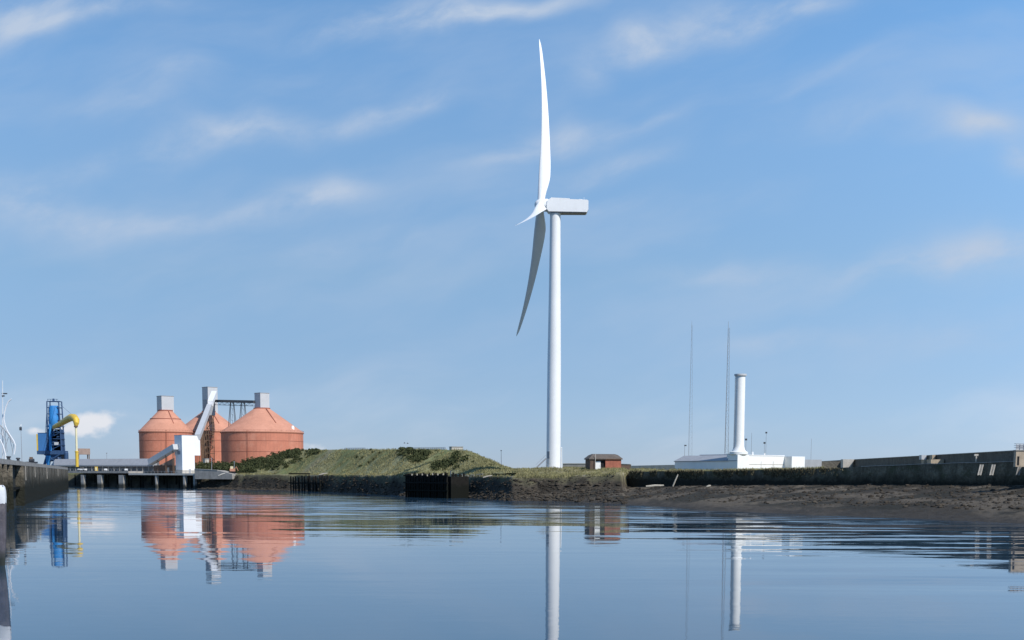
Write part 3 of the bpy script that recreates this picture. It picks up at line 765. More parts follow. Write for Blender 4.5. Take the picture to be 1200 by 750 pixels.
# ------------------------------------------------------------------ blue ship unloader
def unloader():
    D = 742; k = D / F
    c = P(64, 548, D)
    t = thing('ship_unloader', (c.x, c.y, 8.2), 'blue ship unloader crane with a yellow suction boom on the jetty', 'crane')
    X = lambda px: P(px, 540, D).x
    zz = lambda py: P(64, py, D).z
    for px in (52.5, 75):
        for sy in (-4, 4):
            l = MB(); l.tube((X(px), c.y + sy, 8.2), (X(63.5 + (px - 63.5) * .45), c.y + sy * .7, zz(530)), .75, .6, 6)
            l.box((X(px), c.y + sy, 8.9), 2.0, .5, .8); l.build('portal_leg', M['blue_dark'], t)
    MB().box((X(62), c.y, zz(530.5)), 7.2, 4.2, 1.0).build('portal_beam', M['blue_dark'], t)
    MB().box((X(66), c.y, zz(536)), 3.6, 3.0, 2.2).build('slew_ring', M['blue_dark'], t)
    x_ = MB(); x_.tube((X(53), c.y - 4, zz(545)), (X(74), c.y - 4, zz(532)), .35, n=5); x_.tube((X(75), c.y - 4, zz(545)), (X(54), c.y - 4, zz(532)), .35, n=5)
    x_.build('brace', M['blue_dark'], t)
    MB().prism([(X(57), c.y - 5, zz(534)), (X(62), c.y - 5, zz(534)), (X(60.6), c.y - 5, zz(545)), (X(58), c.y - 5, zz(545))], (0, 2.2, 0)).build('chute', M['blue'], t)
    mh = MB().obox(Vector((X(47.2), c.y - 2.6, zz(529))), Vector((X(57.5) - X(47.2), 0, 0)), Vector((0, 6, 0)), Z * (zz(508) - zz(529))).build('machinery_house', M['blue_house'], t)
    MB().obox(Vector((X(45.7), c.y - 2.9, zz(528.5))), Vector((X(47.1) - X(45.7), 0, 0)), Vector((0, 6.4, 0)), Z * (zz(509) - zz(528.5))).build('end_panel', M['yellow'], mh)
    MB().box(((X(47.2) + X(57.5)) / 2, c.y + .4, zz(507.6)), 2.6, 3.1, .12).build('roof', M['blue_dark'], mh)
    fr = MB(); xs = (X(57.5), X(74.2)); tops = (X(59), X(72.6)); ys = (c.y - 2.4, c.y + 2.6); zt_ = zz(470.5); zb = zz(529)
    lv = [zb + (zt_ - zb) * i / 8 for i in range(9)]
    def cor(ix, iy, z): f = (z - zb) / (zt_ - zb); return Vector((xs[ix] + (tops[ix] - xs[ix]) * f, ys[iy], z))
    for ix in (0, 1):
        for iy in (0, 1): fr.tube(cor(ix, iy, zb), cor(ix, iy, zt_), .42, .32, 6)
    for i in range(1, 9):
        for iy in (0, 1): fr.tube(cor(0, iy, lv[i]), cor(1, iy, lv[i]), .2, n=5)
        for ix in (0, 1): fr.tube(cor(ix, 0, lv[i]), cor(ix, 1, lv[i]), .2, n=5)
    for i in range(5):
        for iy in (0, 1): fr.tube(cor(i % 2, iy, lv[i]), cor(1 - i % 2, iy, lv[i + 1]), .18, n=5)
    fr.build('tower_frame', M['blue_dark'], t)
    for i in (1, 2, 3, 4): MB().box(((xs[0] + xs[1]) / 2, c.y + .1, lv[i]), 4.3, 2.9, .12).build('platform', M['blue_dark'], t)
    MB().lathe(((X(60.5) + X(71)) / 2, c.y - .6, 0), [(2.5, zz(502)), (3.0, zz(497)), (3.0, zz(489)), (2.75, zz(488)), (2.75, zz(478)), (2.1, zz(475.5))], 20).build('filter_column', M['blue'], t, True)
    pw = MB(); q0 = Vector((X(61.5), c.y - 2.9, zz(529))); pw.tube(q0, (X(62), c.y - 2.9, zz(497)), .75, n=10); pw.build('riser_duct', M['blue'], t)
    for (xa, xb, ya, yb_) in ((63.5, 68.5, 505, 516.5), (65, 73.6, 518, 527.8), (57.6, 63, 502.5, 512), (58, 66, 511, 528.5), (66, 74, 503.5, 528.5), (68.8, 73, 503, 511), (69, 73.5, 512.5, 517.5)):
        MB().obox(Vector((X(xa), c.y - 1.6, zz(yb_))), Vector((X(xb) - X(xa), 0, 0)), Vector((0, 3.2, 0)), Z * (zz(ya) - zz(yb_))).build('plant_housing', M['blue_house' if xa == 63.5 else 'blue_dark'], t)
    MB().box((X(68.5), c.y - 2.2, zz(520)), 1.1, .5, .8).build('operator_cab', M['house'], t)
    MB().lathe((X(78.5), c.y - 1, 0), [(.9, zz(541)), (1.2, zz(538)), (1.2, zz(531)), (.7, zz(529.5))], 14).build('hose_reel', M['blue_dark'], t)
    hd = MB()
    for px in (60, 63.5, 67, 70.5): hd.tube((X(px), c.y - 2.4, zt_), (X(px), c.y - 2.4, zt_ + 1.1), .1, n=4)
    hd.tube((X(59.5), c.y - 2.4, zt_ + 1.1), (X(72), c.y - 2.4, zt_ + 1.1), .1, n=4)
    hd.tube((X(65), c.y, zt_), (X(65), c.y, zt_ + 1.6), .7, .5, 8); hd.build('head_frame', M['blue_dark'], t)
    st_ = MB()
    for s in (-1.5, 1.5): st_.tube((X(58.3), c.y + s, zz(475)), (X(55.5), c.y + s, zz(508)), .13, n=4)
    st_.build('backstay', M['blue_dark'], t)
    # boom: from the tower down-stream towards the river and the hanging pipe
    pts = [P(63, 500.5, 740), P(71, 496.5, 722), P(79, 491.5, 700), P(83.5, 489.2, 688), P(87, 489.5, 680), P(89.2, 492.3, 676), P(89.4, 496, 675), P(89, 499.5, 675)]
    bo = MB().path(pts, [1.0, 1.4, 1.7, 1.85, 1.85, 1.65, 1.35, .8], 14).build('boom', M['yellow'], t, True)
    MB().lathe((pts[-1].x, pts[-1].y, 0), [(.95, pts[-1].z - .5), (.95, pts[-1].z + .3)], 14).build('collar', M['rust'], bo)
    zb_ = P(89, 530, 675).z; zc_ = P(89, 547, 675).z
    q = pts[-1]
    MB().lathe((q.x, q.y, 0), [(.55, zb_), (.52, q.z)], 14).build('drop_pipe', M['pale_yellow'], t, True)
    MB().lathe((q.x, q.y, 0), [(.8, zc_), (.8, zb_), (.95, zb_ + .05), (.95, zb_ + .6), (.6, zb_ + .65)], 14).build('nozzle', M['yellow'], t, True)
    MB().tube(P(84, 489, 686) + Z * 1.5, Vector((X(70), c.y - 2.4, zt_)), .08, n=4).build('stay_cable', M['blue_dark'], t)


unloader()

# ------------------------------------------------------------------ quay on the left
qa, qb = P(0, 545, 234), P(80, 560, 600)
qd = (qb - qa); qd.z = 0; qn0 = qa - qd.normalized() * 90; qn0.z = 0; qb.z = 0
qlen = (qb - qn0).length; qd.normalize(); qs = Vector((-qd.y, qd.x, 0))      # qs points away from the channel
if qs.x > 0: qs = -qs
qw = thing('quay', (qn0.x, qn0.y, 0), 'dark weed-stained concrete quay with pale cap and piles at far left', 'quay')
ZQ = 9.55
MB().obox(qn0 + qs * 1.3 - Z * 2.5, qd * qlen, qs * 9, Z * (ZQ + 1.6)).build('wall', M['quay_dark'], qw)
MB().obox(qn0 + Z * (ZQ - .9), qd * qlen, qs * 10.6, Z * .9).build('cap_beam', M['concrete'], qw)
SF = 157
MB().obox(qn0 + qd * SF - qs * .02 - Z * 2.5, qd * (qlen - SF), qs * 1.9, Z * (ZQ + 1.55)).build('facing', M['quay'], qw)
def qpos(px):                       # distance along the quay where it crosses a sight line
    return min(np.linspace(0, qlen, 2000), key=lambda s_: abs(uof((qn0 + qd * s_).x, (qn0 + qd * s_).y) - px))
for px, wd, ph_ in ((-24, .8, 1), (-16, .8, 1), (-8, .7, 1), (-1, .7, 1), (5.2, .75, 1), (11.8, .8, 1), (24.8, 1.2, 1)):
    q = qn0 + qd * qpos(px)
    MB().obox(q - qs * .35 - qd * wd / 2 - Z * 2.5, qd * wd, qs * 1.7, Z * (ZQ + 1.5)).build('pile', M['quay'], qw)
for i, px in enumerate((29, 32.5, 37, 40, 45, 48.5, 54, 59.5, 63, 67, 71.5, 76)):
    wd = (.35, .9, .5, .3, 1.1, .4)[i % 6]; q = qn0 + qd * qpos(px); hh = (3.2, 2.2, 4.6, 2.6, 5.2, 3.0)[(i * 5) % 6]
    MB().obox(q - qs * .16 - qd * wd / 2 + Z * (ZQ - .95 - hh), qd * wd, qs * .137, Z * hh).build('fender', M['quay_dark' if i % 3 else 'concrete'], qw)
MB().obox(qn0 + qs * .4 + Z * 3.6, qd * (SF - 2), qs * .5, Z * .5).build('waling', M['timber'], qw)
for px, D, lb in ((11.5, 268, 'dark bollard on the quay edge nearest the frame side'), (19.5, 295, 'dark bollard on the quay edge, middle of three'), (33, 345, 'wide dark winch on the quay edge, farthest from frame side')):
    f = P(px, 540, D); s_ = (Vector((f.x, f.y, 0)) - qn0).dot(qd); q = qn0 + qd * s_ + qs * 1.0
    big_ = px > 30
    bo = thing('winch' if big_ else 'bollard', (q.x, q.y, ZQ), lb, 'winch' if big_ else 'bollard')
    if not big_:
        MB().lathe((q.x, q.y, 0), [(.55, ZQ), (.5, ZQ + .12), (.3, ZQ + .2), (.3, ZQ + .55)], 14).build('stem', M['dark_metal'], bo, True)
        MB().lathe((q.x, q.y, 0), [(.3, ZQ + .5), (.5, ZQ + .62), (.45, ZQ + .8), (.15, ZQ + .85)], 14).build('head', M['dark_metal'], bo, True)
    else:
        MB().box((q.x, q.y, ZQ + .2), 1.3, .8, .2).build('base', M['dark_metal'], bo)
        MB().tube((q.x - .6, q.y, ZQ + .75), (q.x + .6, q.y, ZQ + .75), .45, n=12).build('drum', M['dark_metal'], bo)
        MB().box((q.x - .1, q.y, ZQ + 1.2), .35, .3, .4).build('motor', M['rust'], bo)
lp = P(26, 545, 420)
lm = thing('street_lamp', (lp.x, lp.y, 7), 'slender grey lamp post with dark head behind the left quay', 'lamp post')
zt_ = P(26, 499, 420).z
MB().tube((lp.x, lp.y, 6.9), (lp.x, lp.y, zt_), .13, .07, 8).build('pole', M['mast'], lm)
MB().box((lp.x - .1, lp.y, zt_ - .9), .32, .25, .5).build('lamp_head', M['dark_metal'], lm)
MB().tube((lp.x, lp.y, zt_), (lp.x + .15, lp.y, zt_ + .5), .2, .05, 6).build('finial', M['white_paint'], lm)

# white vessel lying behind the quay: only its rig shows
vb = P(4, 560, 345)
vs_ = thing('moored_vessel', (vb.x, vb.y, 0), 'white vessel moored behind the left quay, its curved frames and mast showing', 'boat')
def hull_mesh(stern, bow, beam, zk, zd, flare=1.15, n=18, sheer=1.0, rk=1.8):
    stern, bow = Vector(stern), Vector(bow); d = bow - stern; L = d.length; d.normalize(); s = Vector((-d.y, d.x, 0)); m_ = MB(); vs = []; rows = 7
    for i in range(n + 1):
        f = 1 - (1 - i / n) ** 1.8
        wb = beam / 2 * min(1, (1 - f) ** .55 * 1.25) * min(1, .75 + f)
        for j in range(rows):
            e = j / (rows - 1); z = zk + (zd + sheer * f * f - zk) * e
            ww_ = wb * (.45 + .55 * e ** .6) * (1 + (flare - 1) * e * f)
            rake = (f ** 4) * (-rk * (1 - e) ** 2.2)
            for sd in (1, -1): vs.append(stern + d * (L * f + rake) + s * ww_ * sd + Z * z)
    for i in range(n):
        for j in range(rows - 1):
            for sd in (0, 1):
                a = (i * rows + j) * 2 + sd; b_ = ((i + 1) * rows + j) * 2 + sd; f_ = (a, b_, b_ + 2, a + 2); m_.f.append(f_ if sd else f_[::-1])
    for j in range(rows - 1): a = j * 2; m_.f.append((a, a + 1, a + 3, a + 2))
    m_.v = [tuple(v) for v in vs]
    dk = MB(); top = [(i * rows + rows - 1) * 2 for i in range(n + 1)]
    dk.v = [tuple(Vector(vs[k]) - Z * .35) for k in top] + [tuple(Vector(vs[k + 1]) - Z * .35) for k in top]
    dk.f = [(i, i + 1, n + 1 + i + 1, n + 1 + i)[::-1] for i in range(n)]
    return m_, dk
hm_, dk_ = hull_mesh((vb.x - 26, vb.y + 20, -1), (vb.x - 1, vb.y + 6, -1), 7, 0, 5.2)
hm_.build('hull', M['hull_white'], vs_, True); dk_.build('deck', M['grey_metal'], vs_)
def rig(pts, r): return MB().path([P(x, y, 345) for x, y in pts], [r] * len(pts), 8)
rig([(13.2, 467.5), (9.5, 471), (6.8, 477), (5, 485), (4.6, 492), (6, 499), (9, 506), (13, 512), (16.2, 517), (18, 522), (17.6, 527), (16.5, 532.5)], .17).build('curved_frame', M['hull_white'], vs_)
rig([(0, 498), (4, 502), (9, 508), (13, 515), (15, 519)], .13).build('curved_frame', M['grey_metal'], vs_)
rig([(0, 515), (3, 521), (5, 527), (6.5, 533), (6.5, 545)], .17).build('curved_frame', M['hull_white'], vs_)
lt = MB()
for (a_, b_) in (((1, 499), (4, 522)), ((3, 501), (9, 530)), ((6, 504), (7, 531)), ((11, 511), (15, 530)), ((0, 507), (8, 516)), ((16, 520), (14, 534)), ((10, 512), (5, 528))):
    lt.tube(P(*a_, 345.6), P(*b_, 345.6), .06, n=4)
lt.build('stay', M['mast'], vs_)
mm = MB().tube(P(3.4, 545, 347), P(3.0, 446, 347), .2, .08, 8).build('mast', M['hull_white'], vs_)
MB().obox(P(2.0, 461.8, 347), Vector((1.3, 0, 0)), Vector((0, .4, 0)), Z * .28).build('radar', M['dark_metal'], mm)
MB().box(P(3.8, 464, 347), .3, .2, .16).build('lamp', M['dark_metal'], mm)

# near boat: flared bow just entering the frame
nb = thing('moored_boat', P(-60, 660, 104), 'boat with white bulwark and dark hull, bow poking in at frame side', 'boat')
bw = P(6.2, 600, 101); wl = P(2.0, 662, 101)
hm_, dk_ = hull_mesh((bw.x - 19, 112, -1), (bw.x + .02, 101, -1), 5.6, -.4, 5.75, 1.1, 26, .6, .55)
hm_.build('hull', M['hull'], nb, True); dk_.build('deck', M['grey_metal'], nb)
tops = [v for i, v in enumerate(hm_.v) if (i // 2) % 7 == 6]
bu = MB(); port = [Vector(v) for v in tops[0::2]]; star = [Vector(v) for v in tops[1::2]]
loop = port[:-1] + star[::-1]; cen_ = port[0].lerp(star[0], .5)
ax_ = Vector((19, -11, 0)).normalized(); sx_ = Vector((11, 19, 0)).normalized()
for i, p_ in enumerate(loop):
    out = sx_ * (1 if (p_ - cen_).dot(sx_) > 0 else -1) * .05 + ax_ * .05 * (i / len(loop) > .3)
    for off, z in ((-.9, -.95), (-.1, -.6), (.2, -.15), (.0, .3), (-.9, .62), (-2.4, .75), (-3, .2)): bu.v.append(tuple(p_ + out * off + Z * z))
for i in range(len(loop) - 1):
    for j_ in range(6): bu.f.append((i * 7 + j_, (i + 1) * 7 + j_, (i + 1) * 7 + j_ + 1, i * 7 + j_ + 1))
bu.build('bulwark', M['hull_white'], nb, True)
wh = port[6].lerp(star[6], .5); MB().box((wh.x, wh.y, wh.z + 1.1), 2.2, 1.6, 1.4, math.atan2(-11, 19)).build('wheelhouse', M['hull_white'], nb)


# ------------------------------------------------------------------ shore structures (centre)
def pile_row(t, p0, p1, n, r, z0, z1, jit, m_, name='pile'):
    for i in range(n):
        f = (i + random.uniform(.3, .7)) / n; q = p0.lerp(p1, f)
        zt = z1 + random.uniform(-jit, jit * .4)
        MB().tube((q.x, q.y, z0), (q.x + random.uniform(-.12, .12), q.y, zt), r * random.uniform(.85, 1.2), r * .9, 8).build(name, m_, t)


d0, d1 = P(475, 583, 420), P(525.5, 584, 404); d0.z = d1.z = 0
dl = thing('timber_dolphin', (d0.x, d0.y, 0), 'broad black timber pile structure at the water below the mound', 'timber jetty')
ZD = P(500, 554, 412).z
pile_row(dl, d0, d1, 20, .34, -2, ZD, .5, M['timber'])
du = (d1 - d0).normalized(); dn = Vector((-du.y, du.x, 0))
MB().obox(d0 + du * .1 + dn * 1.1 - Z * 2, du * ((d1 - d0).length - .2), dn * 7, Z * (ZD + .9)).build('backing', M['timber'], dl)
for z in (2.0, 4.4, ZD - 1.1): MB().obox(d0 - dn * .55 + Z * z - du * .3, du * ((d1 - d0).length + .6), dn * .28, Z * .4).build('waling', M['timber'], dl)
pile_row(dl, d0 + dn * 2 - du * .2, d0 + dn * 8 - du * .2, 4, .34, -2, ZD, .5, M['timber'])
pile_row(dl, d1 + dn * 1.5 - du * .4, d1 + dn * 7 - du * .4, 4, .34, -2, ZD, .5, M['timber'])
for i in range(7):
    q = d0.lerp(d1, .2 + i * .12) - dn * .6; MB().box((q.x, q.y, ZD - .6 + random.uniform(-.2, .2)), .16, .1, .25).build('fender_block', M['pale_timber'], dl)
# lower staging to the left
s0, s1 = P(339, 577, 560), P(376, 577, 542); s0.z = s1.z = 0
sg = thing('timber_staging', (s0.x, s0.y, 0), 'ruined dark timber staging on the bank left of the big pile structure', 'timber jetty')
su = (s1 - s0).normalized(); sn = Vector((-su.y, su.x, 0)); sl = (s1 - s0).length
pile_row(sg, s0, s1, 11, .3, -2, 6.6, .9, M['timber'])
MB().obox(s0 + Z * 7.0 - sn * .2, su * sl * .66, sn * .5, Z * .5).build('top_beam', M['timber'], sg)
MB().obox(s0 + Z * 3.2 - sn * .4, su * sl, sn * .3, Z * .5).build('waling', M['timber'], sg)
pile_row(sg, s0 + sn * 4, s1 + sn * 4, 7, .3, -1, 6.4, .9, M['timber'])
# railing right of the dolphin
rl = thing('low_fence', P(540, 560, 425), 'pale broken timber rail fence along the bank right of the pile structure', 'fence')
prev = None
for i in range(12):
    x = 527.5 + i * 3.4; D = float(I_(T_B, x) + I_(T_W2, x)) - .2; X = (x - 600) * D / F2
    z0 = float(ground_z(np.array([X]), np.array([D]))[0]); h_ = 1.7 if i == 0 else .75
    MB().tube((X, D, z0 - (.9 if i == 0 else .3)), (X, D, z0 + h_), .24 if i == 0 else .10, n=6).build('post', M['pale_timber'], rl)
    if prev is not None and i not in (7, 9): MB().tube(prev, (X, D, z0 + .62), .11, n=5).build('rail', M['pale_timber'], rl)
    prev = Vector((X, D, z0 + .62))

# debris along the bank
def plank(px0, py0, px1, py1, D, r, lb, name='driftwood', cat='driftwood', mm='pale_timber', D1=None):
    a_, b_ = P(px0, py0, D), P(px1, py1, D1 or D)
    o = MB(); mid = a_.lerp(b_, .5) + Vector((0, 0, r * .3))
    o.path([a_, a_.lerp(b_, .25), mid, a_.lerp(b_, .8), b_], [r * .8, r, r * .95, r * .85, r * .6], 6)
    tag(o.build(name, M[mm], None, origin=a_), lb, cat); 
plank(757, 570, 778, 568.8, 338, .28, 'pale driftwood log lying on the mud at the wall foot')
plank(788.5, 570, 794.5, 556, 344, .2, 'pale timber post leaning against the dark wall', 'leaning_post', 'post')
plank(828, 570.5, 833, 569, 326, .25, 'short pale log on the beach below the white building')
plank(256, 557.5, 264, 554.5, 618, .35, 'pale broken slab on the bank edge right of white tower', 'broken_slab', 'rubble', 'pale_concrete')
plank(374, 556.5, 384, 554.5, 552, .3, 'pale fallen beam on the bank by the timber staging', 'fallen_beam', 'beam')
plank(566, 559.5, 577, 557.2, 398, .22, 'pale plank tilted on the bank edge beyond the rail fence', 'plank', 'plank')

# quay apron by the silos
cw0, cw1 = P(228, 556, 634), P(272, 557, 622)
ap_ = thing('concrete_apron', (cw0.x, cw0.y, 0), 'low grey concrete quay edge right of the white tower', 'quay wall')
d_ = cw1 - cw0; d_.z = 0; nn = Vector((-d_.y, d_.x, 0)).normalized()
za_, zb_ = P(230, 549.8, 634).z, P(272, 555.5, 622).z
A0, A1 = Vector((cw0.x, cw0.y, 0)), Vector((cw1.x, cw1.y, 0))
MB().prism([A0 + Z * 4.6, A1 + Z * 4.6, A1 + Z * zb_, A0.lerp(A1, .62) + Z * (za_ * .75 + zb_ * .25), A0 + Z * za_], nn * 5).build('wall', M['concrete'], ap_)
cp_ = MB(); q0_, q1_ = A0 + Z * (za_ + .003), A0.lerp(A1, .62) + Z * (za_ * .75 + zb_ * .25 + .003)
cp_.obox(q0_ - nn * .15, q1_ - q0_, nn * .8, Z * .2); cp_.build('coping', M['pale_concrete'], ap_)
for px, D, yt, lb in ((248, 634, 537, 'thin grey post on the concrete quay edge by the white tower'), (274.5, 628, 541, 'thin grey post by the mound foot right of concrete quay edge')):
    q = P(px, 552, D); pt = thing('lamp_post', (q.x, q.y, 7), lb, 'lamp post')
    MB().tube((q.x, q.y, 6.8), P(px, yt, D), .16, .12, 6).build('pole', M['mast'], pt); MB().box(P(px, yt, D), .3, .2, .12).build('lamp_head', M['mast'], pt)
q = P(272.5, 549, 626)
eq = thing('digger', (q.x, q.y, 7.2), 'small orange machine parked at the foot of the mound', 'digger')
MB().box((q.x, q.y, 8.9), 1.1, 1.0, .6).build('body', M['terra_roof'], eq); MB().box((q.x - .3, q.y, 10.0), .55, .7, .6).build('cab', M['pale_yellow'], eq)
for s in (-.8, .8): MB().box((q.x, q.y + s, 7.75), 1.4, .28, .5).build('track', M['dark'], eq)
MB().path([(q.x + .8, q.y, 9.2), (q.x + 1.8, q.y, 10.4), (q.x + 2.6, q.y, 8.6)], [.2, .18, .14], 6).build('arm', M['terra_roof'], eq)

# on top of the mound
def rail_run(name, x0, x1, y0, y1, D0, D1, n, lb, cat, m_):
    t = thing(name, P((x0 + x1) / 2, (y0 + y1) / 2 + 3, (D0 + D1) / 2), lb, cat)
    for i in range(n):
        f = i / (n - 1); x = x0 + (x1 - x0) * f; D = D0 + (D1 - D0) * f; y = y0 + (y1 - y0) * f
        a_, b_ = P(x, y + 3.5, D), P(x, y, D); MB().tube(a_, (a_.x, a_.y, b_.z), .08, n=5).build('post', m_, t)
    m = MB(); a_, b_ = P(x0, y0, D0), P(x1, y1, D1)
    for dz in (0, .3, .6): m.tube(a_ - Z * dz, b_ - Z * dz, .07, n=5)
    m.build('rail', m_, t)
    pnl = MB(); pnl.obox(a_ - Z * 1.25, b_ - a_, Vector((0, .06, 0)), Z * .5); pnl.build('panel', m_, t)
rail_run('metal_fence', 468, 522, 524.6, 524.2, 508, 490, 26, 'blue-grey metal fence along the top of the mound', 'fence', M['grey_metal'])
rail_run('metal_railing', 404, 428, 525, 524.8, 590, 566, 10, 'faint grey railing on the mound nearest the silos', 'railing', M['mast'])
rb_ = P(533.5, 527, 480)
bk_ = thing('concrete_shelter', (rb_.x, rb_.y, rb_.z - .5), 'pale concrete block at the right end of the mound top', 'shelter')
p, a, b_, h = corner_box(526.5, 529.5, 542.5, 523.8, 529, 480); MB().obox(p, a, b_, h).build('wall', M['pale_concrete'], bk_)
MB().obox(p + h - a.normalized() * .15 - b_.normalized() * .15, a * 1.08, b_ * 1.08, Z * .18).build('roof', M['concrete'], bk_)
q = P(587.5, 549, 430); pl = thing('thin_pole', (q.x, q.y, 8.2), 'thin bare pole at the right foot of the mound', 'pole')
MB().tube((q.x, q.y, 8.0), P(587.3, 527.5, 430), .09, .06, 6).build('shaft', M['dark_metal'], pl); MB().box(P(587.3, 528, 430), .22, .15, .12).build('head', M['dark_metal'], pl)
for px, py, lb in ((474, 519.3, 'left one of two tiny gulls gliding above the mound fence'), (477.6, 519.7, 'right one of two tiny gulls gliding above the mound fence')):
    q = P(px, py, 470); m_ = MB()
    m_.path([q + Vector((-.35, 0, 0)), q + Vector((-.1, 0, .03)), q + Vector((.2, 0, .02)), q + Vector((.4, 0, 0))], [.03, .11, .09, .03], 8)
    for s in (-1, 1): m_.prism([q + Vector((-.12, s * .05, .05)), q + Vector((.14, s * .05, .05)), q + Vector((.1, s * .55, .28)), q + Vector((-.08, s * .95, .12))], (0, 0, .03))
    b1_ = m_.build('gull', M['bird'], None, True, origin=q); tag(b1_, lb, 'bird', 'gulls over the mound')

# ------------------------------------------------------------------ around the turbine
q = P(658, 548, 392); wp = thing('white_post', (q.x, q.y, 8.9), 'slim white post just right of the turbine tower', 'post')
MB().tube((q.x, q.y, 8.7), P(658, 525, 392), .2, .17, 10).build('shaft', M['white_paint'], wp, True); MB().tube(P(658, 525, 392), P(658, 524, 392), .24, .1, 10).build('cap', M['white_paint'], wp)

def hut():
    D = 383; k = D / F
    c = P(708, 550, D); zb = 8.7
    t = thing('brick_hut', (c.x, c.y, zb), 'small red brick hut with brown roof and white door near turbine', 'hut')
    psi = RAD(9); e1 = Vector((math.cos(psi), math.sin(psi), 0)); e2 = Vector((-math.sin(psi), math.cos(psi), 0))
    p = P(691.5, 550, D); p.z = zb; L = 36.6 * k / math.cos(psi) * 1.0; W = 6.5; ze = P(700, 538.3, D).z; zr = P(708, 531.8, D).z
    xs = [0, 1.25, 2.0, 4.4, L]      # along the front: shade-toned brick, door bay, dark bay, red brick
    f1 = (697 - 691.5) / 36.6 * L; f2 = (709.5 - 691.5) / 36.6 * L
    MB().obox(p + e2 * .6, e1 * (f2 - .01), e2 * (W - .6), Z * (ze - zb)).build('wall', M['brown_shade_brick'], t, label='recessed wall and end with shade in its brown colour')
    MB().obox(p + e1 * f2, e1 * (L - f2), e2 * W, Z * (ze - zb)).build('wall', M['brick'], t, label='red brick wall')
    MB().obox(p + e1 * .0, e1 * f1, e2 * .597, Z * (ze - zb)).build('wall', M['brown_shade_brick'], t, label='brick return with shade put in its brown colour')  # front strip darkened for the shaded end of the hut
    # mansard-like roof with hipped ends
    o = .35; zm = ze + (zr - ze) * .8
    def ring(i, z, j=None): j = i if j is None else j; return [p - Z * p.z + e1 * i + e2 * j + Z * z, p - Z * p.z + e1 * (L - i) + e2 * j + Z * z, p - Z * p.z + e1 * (L - i) + e2 * (W - j) + Z * z, p - Z * p.z + e1 * i + e2 * (W - j) + Z * z]
    rf = MB(); vs = ring(-o, ze + .003) + ring(-o, ze + .25) + ring(.75, zm) + ring(1.3, zr, 2.6)
    fs = [(3, 2, 1, 0), (12, 13, 14, 15)] + [(a * 4 + i, a * 4 + (i + 1) % 4, a * 4 + 4 + (i + 1) % 4, a * 4 + 4 + i) for a in range(3) for i in range(4)]
    rf.add(vs, fs); r_ = rf.build('roof', M['roofing'], t)
    MB().obox(p + e1 * f2 - e2 * (o + .05) + Z * (ze - zb + .02), e1 * (L - f2 + o), e2 * .06, Z * .2).build('fascia', M['rust'], r_)
    fd = (698 - 691.5) / 36.6 * L
    dd = MB().obox(p + e1 * fd + e2 * .40, e1 * 1.55, e2 * .08, Z * 2.4).build('door', M['white_paint'], t)
    MB().box(p + e1 * (fd + 1.3) + e2 * .37 + Z * 1.1, .06, .03, .06).build('handle', M['dark_metal'], dd)
    MB().obox(p + e1 * (fd + 1.65) + e2 * .55, e1 * (f2 - fd - 1.7), e2 * .045, Z * 2.5).build('doorway', M['dark'], t)
    MB().tube(p + e1 * (f1 + .05) - e2 * .5, p + e1 * (f1 + .05) - e2 * .5 + Z * (ze - zb + 1.6), .09, n=6).build('vent_pipe', M['pale_concrete'], t)
    MB().obox(p + e1 * (L + .004), e1 * 2.6, e2 * .3, Z * 1.35).build('yard_wall', M['brown_shade_brick'], t)
hut()

def wall_run(name, x0, x1, yt0, yt1, D0, D1, zb, th_, lb, cat, m_, cope=None):
    a_, b_ = P(x0, yt0, D0), P(x1, yt1, D1); t = thing(name, (a_.x, a_.y, zb), lb, cat)
    d = b_ - a_; n_ = Vector((-d.y, d.x, 0)).normalized() * th_
    MB().add; w_ = MB()
    w_.prism([Vector((a_.x, a_.y, zb)), Vector((b_.x, b_.y, zb)), b_, a_], n_); w_.build('wall', m_, t)
    if cope: c_ = MB(); q = n_.normalized() * .12; c_.obox(a_ - q + Z * .003, d, n_ + q * 2, Z * .18); c_.build('coping', cope, t)
    return t
wall_run('boundary_wall', 659.5, 694, 543.6, 543.6, 428, 424, 8.2, .4, 'low grey concrete wall between the turbine and brick hut', 'wall', M['concrete'], M['pale_concrete'])
wall_run('boundary_wall', 727, 739, 544.0, 544.6, 420, 418, 8.2, .4, 'short dark low wall behind the right end of the brick hut', 'wall', M['upper_wall'], M['concrete'])
wall_run('boundary_wall', 738, 793, 545.8, 544.6, 440, 425, 8.0, .4, 'long low pale wall between brick hut and white building', 'wall', M['pale_concrete'])
wall_run('boundary_wall', 940, 963, 538.6, 538.6, 392, 398, 8.0, 5, 'plain grey block wall adjoining right end of white building', 'wall', M['grey_metal'])

